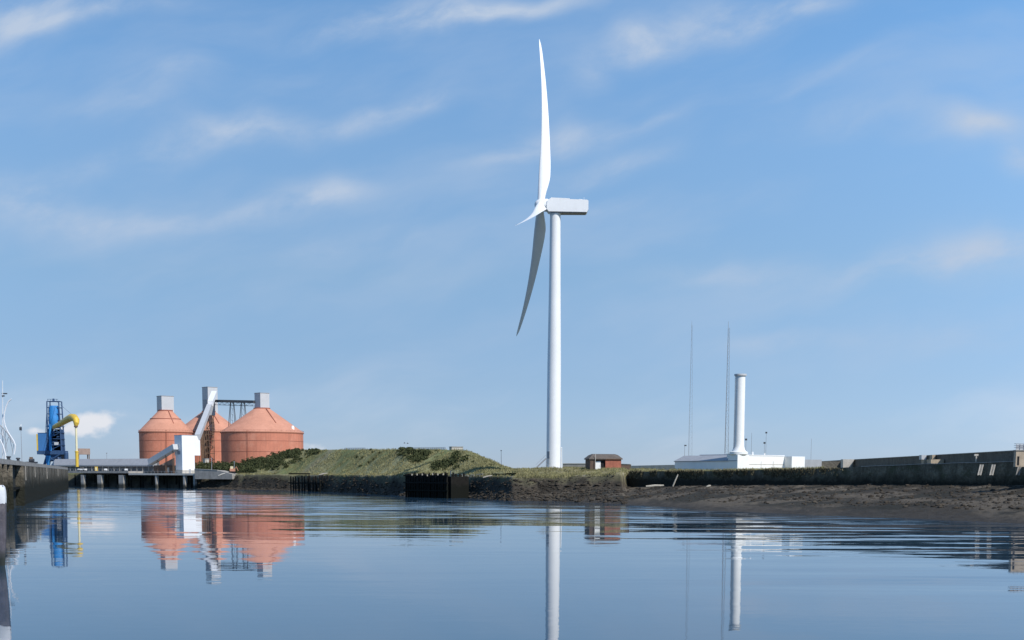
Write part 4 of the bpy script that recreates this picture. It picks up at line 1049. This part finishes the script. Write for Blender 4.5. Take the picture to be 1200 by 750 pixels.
# white exhaust building with its tall stack
def power():
    D = 353; ps = RAD(30); e1 = Vector((math.cos(ps), math.sin(ps), 0)); e2 = Vector((-math.sin(ps), math.cos(ps), 0))
    p = P(863.3, 551, D); zb = 8.2; p.z = 0
    z1 = P(863, 540.2, D).z; z2 = P(880, 534, 357).z
    t = thing('white_building', (p.x, p.y, zb), 'low white building with grey shaded side at foot of white stack', 'building')
    S1, S2 = 16.3, 27
    pr = [(0, zb), (S1, zb), (S1, z2), (3.2, z2), (0, z1)]
    MB().prism([p + e1 * x + Z * z for x, z in pr], e2 * S2).build('wall', M['white_paint'], t)
    x2 = 20.9
    MB().obox(p + e1 * (S1 + .003) - e2 * 3.0 + Z * zb, e1 * (x2 - S1), e2 * 14, Z * (z2 - zb - .12)).build('side_wing', M['white_paint'], t)
    MB().prism([p + e1 * (-.25) + Z * (z1 - .02) - e2 * .2, p + e1 * 3.2 + Z * (z2 + .02) - e2 * .2, p + e1 * 3.2 + Z * (z2 + .2) - e2 * .2, p - e1 * .25 + Z * (z1 + .16) - e2 * .2], e2 * (S2 + .4)).build('roof', M['grey_metal'], t)
    MB().obox(p + e1 * 3.21 - e2 * .12 + Z * (z2 + .003), e1 * (S1 - 3.2), e2 * S2, Z * .2).build('parapet', M['white'], t)
    for f in (2.4, 8.2, 12.4):
        MB().obox(p + e1 * f - e2 * .05 + Z * zb, e1 * .12, e2 * .048, Z * (z1 - zb)).build('pilaster', M['pale_concrete'], t)
    MB().obox(p + e1 * .02 - e2 * .06 + Z * (z1 - .9), e1 * (S1 - .05), e2 * .057, Z * .14).build('string_course', M['pale_concrete'], t)
    # low ridge of plant on the far roof
    MB().obox(p + e1 * 4 + e2 * 5 + Z * (z2 + .2), e1 * 4, e2 * 16, Z * .25).build('roof_plant', M['grey_metal'], t)
    for px, yt, yb_ in ((882, 529.5, 534), (896, 531, 534)):
        a_ = P(px, yb_, 358); MB().tube(a_ - Z * .4, P(px, yt, 358), .2, n=8).build('vent', M['white_paint'], t)
    # stack
    c = P(865.5, 540, 355.2); zz = lambda y: P(865.5, y, 355.2).z
    s = thing('exhaust_stack', (c.x, c.y, zz(540)), 'tall round white stack with flanged top rising from white building', 'chimney')
    MB().box((c.x, c.y, (zz(551) + zz(533.1)) / 2), 1.95, 1.95, (zz(533.1) - zz(551)) / 2, RAD(30)).build('pedestal', M['white_paint'], s)
    MB().lathe((c.x, c.y, 0), [(2.2, zz(533.3)), (2.42, zz(532.3)), (2.42, zz(529.6)), (2.0, zz(528.9))], 36).build('base_ring', M['white_paint'], s)
    MB().lathe((c.x, c.y, 0), [(1.88, zz(529.2)), (1.78, zz(528)), (1.50, zz(525.6)), (1.38, zz(523)), (1.33, zz(518)), (1.28, zz(439.5))], 36).build('shaft', M['white_paint'], s, True)
    MB().lathe((c.x, c.y, 0), [(1.31, zz(441)), (1.62, zz(440.4)), (1.62, zz(438.4)), (1.3, zz(438.2))], 36).build('cap', M['house'], s)
    ld = MB(); d = Vector((-.92, -.38, 0)); q = Vector((c.x, c.y, 0)) + d * 1.5
    for o in (-.22, .22): ld.tube(q + Vector((.38, -.92, 0)) * o + Z * zz(527), q + Vector((.38, -.92, 0)) * o + Z * zz(441), .035, n=4)
    for i in range(50): z = zz(526) + (zz(442) - zz(526)) * i / 50; ld.tube(q + Vector((.38, -.92, 0)) * -.22 + Z * z, q + Vector((.38, -.92, 0)) * .22 + Z * z, .025, n=4)
    ld.build('ladder', M['mast'], s)
    a_ = P(856, 534, 356); MB().tube((a_.x - .6, a_.y, zz(537)), (a_.x - .6, a_.y, zz(531.5)), .35, n=10).build('valve', M['white_paint'], s)
power()

# lattice masts and thin poles beyond
def mast(px_base, px_top, y_top, D, wpx, lb, r=.16):
    k = D / F; b_ = P(px_base, 548, D); tp = P(px_top, y_top, D)
    t = thing('lattice_mast', (b_.x, b_.y, 6), lb, 'radio mast', 'lattice masts beyond the white building')
    w0 = wpx * k / 2; w1 = .45; n = 26; leg = MB(); br_ = MB()
    def c(i, f): q = math.radians(90 + 120 * i + 15); rr = (w0 + (w1 - w0) * min(1, f * 1.05)) * 1.12; return Vector((b_.x + (tp.x - b_.x) * f + math.cos(q) * rr, b_.y + math.sin(q) * rr, 5 + (tp.z - 5) * f))
    for i in range(3):
        l = MB(); l.path([c(i, j / n) for j in range(n + 1)], [r * (1 - .45 * j / n) for j in range(n + 1)], 5); l.build('leg', M['mast'], t)
    for j in range(n):
        for i in range(3):
            br_.tube(c(i, j / n), c((i + 1) % 3, (j + 1) / n), r * .32, n=4); br_.tube(c(i, j / n), c((i + 1) % 3, j / n), r * .3, n=4)
    br_.build('bracing', M['mast'], t)
    MB().tube(c(0, 1) - Z * .5, c(0, 1) + Z * 3, .12, .06, 5).build('aerial', M['mast'], t)
mast(808, 811, 381, 900, 5.5, 'faint tall lattice mast, left one and standing farther from white stack', .075)
mast(850.5, 854, 384, 640, 5.5, 'tall lattice mast standing close beside the white stack', .115)
for px, yt, D, hd, lb in ((873.5, 515, 450, 1, 'short thin pole with small head just right of the stack'), (880, 507, 520, 0, 'thin bare aerial pole, second right of the stack'),
                      (897, 507, 520, 1, 'thin aerial pole with cross head, third right of stack'), (950, 514, 600, 0, 'very faint pole beyond the grey block wall'),
                      (895.2, 519, 480, 1, 'shorter pole with small dark head above middle of white building'), (802, 522, 430, 2, 'lamp post with dark arm left of the white building'), (849, 528, 380, 0, 'stub pole on far side of white building roof')):
    q = P(px, 548, D); pl = thing('lamp_post' if hd == 2 else 'aerial_pole', (q.x, q.y, 8), lb, 'lamp post' if hd == 2 else 'pole')
    tp = P(px, yt, D); MB().tube((q.x, q.y, 7.5), (q.x, q.y, tp.z), .1, .06, 6).build('shaft', M['mast'], pl)
    if hd: MB().box((q.x + (.2 if hd == 2 else 0), q.y, tp.z), .35, .15, .18 if hd == 2 else .3).build('lamp_head' if hd == 2 else 'head', M['dark_metal'], pl)

# ------------------------------------------------------------------ harbour wall and upper sea wall (right)
hw = thing('harbour_wall', (50, 340, 4), 'long dark weed-stained harbour wall behind the beach', 'wall')
ux = np.concatenate([[729, 733], np.arange(738, 1260, 9), np.arange(1260, 1900, 40)])
m_ = MB(); cp = MB()
pts = []
for i, u in enumerate(ux):
    D = float(np.interp(u, *T_B)) if u > 735 else 374 - (735 - u) * -.6; X = (u - 600) * D / F2
    zt = float(np.interp(u, *T_ZT)) + .12 + .25 * (float(fbm(np.array([u * .05]), np.array([3.0]))[0]) - .5); zb = float(np.interp(u, *T_H1)) - 2.5
    if u < 735: zt = zb + 2.0 + (u - 729) * .9
    pts.append((Vector((X, D, 0)), zb, zt))
for i in range(len(pts)):
    p_, zb, zt = pts[i]; q_ = pts[min(i + 1, len(pts) - 1)][0]; o_ = pts[max(i - 1, 0)][0]; d = (q_ - o_).normalized(); n_ = Vector((-d.y, d.x, 0))
    if n_.y < 0: n_ = -n_
    for off, z in ((-.5, zb), (-.25, zb + 2.9), (.1, zt), (2.0, zt), (2.0, zb)):
        v = p_ + n_ * off + Z * z; m_.v.append(tuple(v))
for i in range(len(pts) - 1):
    for j in range(4): m_.f.append((i * 5 + j, (i + 1) * 5 + j, (i + 1) * 5 + j + 1, i * 5 + j + 1))
m_.f.append((0, 1, 2, 3, 4)); m_.build('wall', M['seawall'], hw)
for i in range(32, len(pts) - 1):
    p_, zb, zt = pts[i]; q_, _, zt2 = pts[i + 1]; d = (q_ - p_); n_ = Vector((-d.y, d.x, 0)).normalized()
    if n_.y < 0: n_ = -n_
    cp.obox(p_ + n_ * -.02 + Z * (zt + .003), d + Z * (zt2 - zt), n_ * .7, Z * .14)
cp.build('coping', M['concrete'], hw)
for px in (1149, 1163, 1194):
    D = float(np.interp(px, *T_B)); q = P(px + 1.5, 544.5, D - .9); r_ = P(px - 1.5, 557, D - 1.4)
    l = MB()
    for s in (-.28, .28): l.tube(q + Vector((s, 0, 0)), r_ + Vector((s, 0, 0)), .1, n=5)
    for i in range(9): c_ = q.lerp(r_, (i + .5) / 9); l.tube(c_ - Vector((.28, 0, 0)), c_ + Vector((.28, 0, 0)), .07, n=5)
    l.build('ladder', M['pale_concrete'] if px < 1190 else M['concrete'], hw)

sa_, sb_ = P(962, 541, 470), P(1200, 528, 262)
sd = sb_ - sa_; sb2 = sa_ + sd * 1.08; sd2 = sb2 - sa_; sd2.z = 0
sw = thing('sea_wall', (sa_.x, sa_.y, 9), 'upper brown masonry sea wall running along the promenade at right', 'wall')
sn_ = Vector((sd2.y, -sd2.x, 0)).normalized()
if sn_.x < 0: sn_ = -sn_
w_ = MB(); w_.prism([Vector((sa_.x, sa_.y, 8)), Vector((sb2.x, sb2.y, 8)), sb2, sa_], sn_ * 1.4); w_.build('wall', M['upper_wall'], sw)
c_ = MB(); c_.obox(sa_ - sn_ * .15 + Z * .003, sd * 1.08, sn_ * 1.7, Z * .16); c_.build('coping', M['concrete'], sw)
e_ = Vector((.49, -.87, 0)) * 110; en_ = Vector((.87, .49, 0)) * 1.4
MB().prism([Vector((sb2.x, sb2.y, 8)), Vector((sb2.x, sb2.y, 8)) + e_, sb2 + e_, sb2], en_).build('wall', M['upper_wall'], sw)
MB().obox(sb2 - en_ * .1 + Z * .003 + e_ * .002, e_, en_ * 1.2, Z * .16).build('coping', M['concrete'], sw)
def along(px):           # distance D where the wall passes the sight line
    best = min(np.linspace(0, 1.1, 800), key=lambda f: abs(600 + F2 * (sa_ + sd * f).x / (sa_ + sd * f).y - px)); return best
def butt(px0, px1, top, bot, dx_m, m_, name, pxb=None):
    f = along(px1); q = sa_ + sd * f; D = q.y
    a_, b_ = P(px0, top, D), P(px1 + .4, top, D); c2, d2 = P(pxb or px1, bot, D), P(px0, bot, D)
    d2.y = c2.y = D; MB().prism([d2, c2, b_, a_], (0, dx_m, 0)).build(name, m_, sw)
butt(988, 1001, 538.2, 549, 3, M['pale_concrete'], 'buttress', 996)  # lit end face, sunlight put into paler concrete than the wall's
butt(962.5, 985.5, 540.6, 549, 1.5, M['upper_wall'], 'wall_end')
butt(1080, 1085.5, 533.2, 538.5, 2, M['house'], 'lit_piece')  # pale lit piece of the wall, sunlight put into its lighter colour
butt(1082.5, 1086.5, 538.7, 545, 2, M['stone'], 'step_block')
butt(1091, 1106, 538.4, 545, 3, M['stone'], 'step_block')
butt(1092.5, 1096, 533, 538.3, 2, M['stone'], 'pillar')
q = sa_ + sd * along(1144)
pl = thing('mooring_post', (q.x - 1.2, q.y - 3, 9.6), 'small pale T-headed post standing before the upper sea wall', 'post')
a_ = P(1144, 541.5, q.y - 3); b_ = P(1144, 533.2, q.y - 3)
MB().tube(a_ - Z * .4, b_, .16, .18, 8).build('shaft', M['pale_concrete'], pl); MB().box(b_, .42, .2, .2).build('head', M['pale_concrete'], pl)
# stone lookout with railing at the frame side
lo = thing('stone_lookout', P(1194, 545, 246), 'weathered sandstone lookout block with grey railing at far right', 'lookout')
p, a, b_, h = corner_box(1187.5, 1190, 1224, 528.3, 547, 246, 18); MB().obox(p, a, b_, h).build('block', M['stone'], lo)
MB().obox(p + h - a.normalized() * .12 - b_.normalized() * .12 + Z * .003, a * 1.03, b_ * 1.12, Z * .16).build('coping', M['concrete'], lo)
rr = MB()
for i in range(9):
    q = p + h + a * (i / 8) * .98 + Z * .16 + b_.normalized() * .1; rr.tube(q, q + Z * 1.15, .04, n=5)
for dz in (.45, .8, 1.15): q = p + h + Z * (.16 + dz) + b_.normalized() * .1; rr.tube(q, q + a * .98, .04, n=5); rr.tube(q, q + b_ * .9, .04, n=5)
rr.build('railing', M['grey_metal'], lo)
MB().obox(p + h + Z * .17 + b_.normalized() * .16, a * .98, b_.normalized() * .03, Z * 1.0).build('panel', M['house'], lo)
MB().obox(p + a * .05 - b_.normalized() * .05 + Z * .3, a * .06, b_.normalized() * .048, Z * 1.6).build('doorway', M['dark'], lo)


# ------------------------------------------------------------------ loose cover: rocks, grass, scrub
def hill_z(u, r):
    iu = np.clip(np.searchsorted(hu, u), 0, len(hu) - 1)
    rr_ = _hill[1][iu]
    out = np.empty((len(u), 3))
    for k_ in range(len(u)):
        j = int(np.clip(np.searchsorted(rr_[k_], r[k_]), 0, len(tt) - 1)); out[k_] = (HX[iu[k_], j], HD[iu[k_], j], HZ[iu[k_], j])
    return out


def stuff(name, v, f, m_, label, cat):
    me = bpy.data.meshes.new(name); me.from_pydata(v, [], f); me.update(); me.materials.append(m_)
    o = bpy.data.objects.new(name, me); COL.objects.link(o); o['kind'] = 'stuff'; o['label'] = label; o['category'] = cat
    return o


ph = (1 + 5 ** .5) / 2
ICO = np.array([(-1, ph, 0), (1, ph, 0), (-1, -ph, 0), (1, -ph, 0), (0, -1, ph), (0, 1, ph), (0, -1, -ph), (0, 1, -ph), (ph, 0, -1), (ph, 0, 1), (-ph, 0, -1), (-ph, 0, 1)]) / math.sqrt(1 + ph * ph)
ICF = np.array([(0, 11, 5), (0, 5, 1), (0, 1, 7), (0, 7, 10), (0, 10, 11), (1, 5, 9), (5, 11, 4), (11, 10, 2), (10, 7, 6), (7, 1, 8), (3, 9, 4), (3, 4, 2), (3, 2, 6), (3, 6, 8), (3, 8, 9), (4, 9, 5), (2, 4, 11), (6, 2, 10), (8, 6, 7), (9, 8, 1)])


def rocks(n, ulo, uhi, dlo, dhi, s0, s1):
    u = rng.uniform(ulo, uhi, n); db_ = I_(T_B, u); dw_ = I_(T_D, u); w_ = I_(T_W2, u)
    t = rng.random(n); D = np.where(True, dw_ + (db_ - dw_) * dlo + ((db_ - dw_) * (1 - dlo) + w_ * dhi) * t, 0)
    X = (u - 600) * D / F2; z = ground_z(X, D); s = s0 + (s1 - s0) * rng.random(n) ** 3
    V = ICO[None] * (1 + rng.uniform(-.3, .3, (n, 12, 1))) * s[:, None, None] * np.stack([rng.uniform(.8, 1.5, n), rng.uniform(.8, 1.4, n), rng.uniform(.45, .85, n)], -1)[:, None, :]
    V = V + np.stack([X, D, z + s * .12], -1)[:, None, :]
    return V.reshape(-1, 3), (ICF[None] + (np.arange(n) * 12)[:, None, None]).reshape(-1, 3)


def cat_(parts):
    v = []; f = []; o = 0
    for a, b in parts: v.append(a); f.append(b + o); o += len(a)
    return np.concatenate(v).tolist(), np.concatenate(f).tolist()


v, f = cat_([rocks(1700, 232, 735, .0, .75, .2, .75), rocks(2000, 240, 735, .1, .9, .15, .42), rocks(1500, 735, 1210, .25, -.02, .12, .5)])
stuff('rubble', v, f, M['rock'], 'dark weed-covered boulders and rubble along the shore bank', 'rubble')


def blades(pos, h, wd, lean):
    n = len(pos); q = rng.uniform(0, 2 * math.pi, n); d = np.stack([np.cos(q), np.sin(q), 0 * q], -1) * wd[:, None]
    tip = pos + np.stack([rng.normal(0, lean, n) * h, rng.normal(0, lean, n) * h, h], -1)
    v = np.stack([pos - d - [0, 0, .1], pos + d - [0, 0, .1], tip], 1).reshape(-1, 3)
    return v, np.arange(n * 3).reshape(n, 3)


parts = []
n = 16000
u = rng.uniform(560, 735, n); D = I_(T_B, u) + I_(T_W2, u) * .9 + rng.random(n) ** 1.6 * 34; X = (u - 600) * D / F2
clump = fbm(X * .5, D * .5, 3); ok = clump > .42; p_ = np.stack([X, D, ground_z(X, D)], -1)[ok]
parts.append(blades(p_, rng.uniform(.25, .75, len(p_)) * (clump[ok] * 1.6), rng.uniform(.05, .14, len(p_)), .3))
n = 9000
u = rng.uniform(730, 965, n); D = I_(T_B, u) + 1.2 + rng.random(n) ** 1.8 * 18; X = (u - 600) * D / F2
clump = fbm(X * .4 + 5, D * .4, 3); ok = clump > .45; p_ = np.stack([X, D, ground_z(X, D)], -1)[ok]
parts.append(blades(p_, rng.uniform(.2, .7, len(p_)) * (clump[ok] * 1.6), rng.uniform(.05, .13, len(p_)), .3))
n = 14000
u = rng.uniform(736, 1215, n); D = I_(T_B, u) - .45 + rng.random(n) * .5; X = (u - 600) * D / F2; hgt = I_(T_ZT, u) - I_(T_H1, u)
clump = fbm(X * .3 + 15, X * 0 + 2.0, 3); zf = 1.02 - rng.random(n) ** 1.8 * (.1 + clump * .7); ok = (clump > .3) & (zf > .25) & (rng.random(n) > (u - 860) / 130)
p_ = np.stack([X, D - .1, I_(T_H1, u) + hgt * zf], -1)[ok]
parts_w = blades(p_, rng.uniform(.2, .55, len(p_)), rng.uniform(.07, .2, len(p_)), .5)
stuff('wall_weeds', parts_w[0].tolist(), parts_w[1].tolist(), M['weed'], 'dark weeds and grass hanging over the harbour wall face', 'weeds')
n = 9000
u = rng.uniform(232, 560, n); D = I_(T_B, u) + I_(T_W2, u) * .92 + rng.random(n) * 8; X = (u - 600) * D / F2
clump = fbm(X * .3 + 5, D * .3, 3); ok = clump > .46; p_ = np.stack([X, D, ground_z(X, D)], -1)[ok]
parts.append(blades(p_, rng.uniform(.3, .8, len(p_)) * (clump[ok] * 1.6), rng.uniform(.08, .18, len(p_)), .3))
n = 26000
u = rng.uniform(300, 604, n); r = rng.random(n) ** .8; p_ = hill_z(u, r); ok = fbm(p_[:, 0] * .2, p_[:, 1] * .2, 3) > .40
p_ = p_[ok]; parts.append(blades(p_, rng.uniform(.25, .75, len(p_)), rng.uniform(.10, .22, len(p_)), .4))
v, f = cat_(parts)
stuff('grass', v, f, M['grass'], 'rough dry grass tufts along the bank tops and mound', 'grass')


def scrub(regions):
    allv = []; allf = []; o = 0
    for (fn, n, hgt, rad) in regions:
        for _ in range(n):
            c = fn()
            if c is None: continue
            R = rad * random.uniform(.6, 1.25); H = hgt * random.uniform(.55, 1.25); k_ = int(46 * R)
            th_ = rng.uniform(0, 2 * math.pi, k_); e = rng.random(k_) ** .6; zz_ = rng.random(k_)
            sh = np.sqrt(np.clip(1 - (zz_ * .95) ** 2, .05, 1)) * R * e
            cen = np.stack([c[0] + np.cos(th_) * sh, c[1] + np.sin(th_) * sh, c[2] - .2 + zz_ * H], -1)
            a = rng.normal(0, 1, (k_, 3)); a /= np.linalg.norm(a, axis=1)[:, None]; b_ = rng.normal(0, 1, (k_, 3)); b_ -= a * (a * b_).sum(1)[:, None]; b_ /= np.linalg.norm(b_, axis=1)[:, None]
            s = rng.uniform(.16, .42, k_)[:, None]
            v = np.stack([cen - a * s, cen + b_ * s * .7, cen + a * s, cen - b_ * s * .7], 1).reshape(-1, 3)
            allv.append(v); allf.append(np.arange(k_ * 4).reshape(k_, 4) + o); o += k_ * 4
    return np.concatenate(allv).tolist(), np.concatenate(allf).tolist()


def on_hill(u0, u1, r0, r1, tilt=0, thr=.0):
    def fn():
        for _ in range(8):
            a = random.random(); b_ = random.random(); u = u0 + (u1 - u0) * a; r = r0 + (r1 - r0) * b_ + tilt * (a - .5)
            if not 0 < r < 1: continue
            q = hill_z(np.array([u]), np.array([r]))[0]
            if fbm(np.array([q[0] * .12]), np.array([q[1] * .12]), 3)[0] > thr: return q
        return None
    return fn


def flat(u0, u1, D0, D1):
    def fn():
        u = random.uniform(u0, u1); D = random.uniform(D0, D1); X = (u - 600) * D / F2
        return (X, D, float(ground_z(np.array([X]), np.array([D]))[0]))
    return fn


v, f = scrub([
    (flat(228, 262, 662, 690), 90, 5.2, 2.2), (flat(252, 285, 655, 680), 70, 4.6, 2.2),
    (on_hill(255, 300, .25, 1.0), 130, 2.8, 1.9), (on_hill(295, 350, .62, 1.0, .1), 150, 1.7, 1.7), (on_hill(300, 345, .3, .62), 60, 1.4, 1.5),
    (on_hill(340, 372, .62, .98, .35), 50, 1.2, 1.4), (on_hill(362, 376, .8, 1.0), 16, 1.2, 1.3),
    (on_hill(468, 490, .55, .97, -.25), 46, 1.3, 1.5), (on_hill(485, 536, .38, .82, -.12, .42), 120, 1.4, 1.6), (on_hill(395, 470, .2, .95, 0, .60), 10, .7, 1.0),
    (on_hill(505, 520, .2, .5), 16, 1.0, 1.2), (on_hill(540, 548, .55, .75), 6, 1.0, 1.1), (on_hill(550, 604, .2, .9, 0, .55), 14, .6, .9)])
stuff('scrub', v, f, M['leaf'], 'dark green low scrub spread over the mound and silo foot', 'scrub')
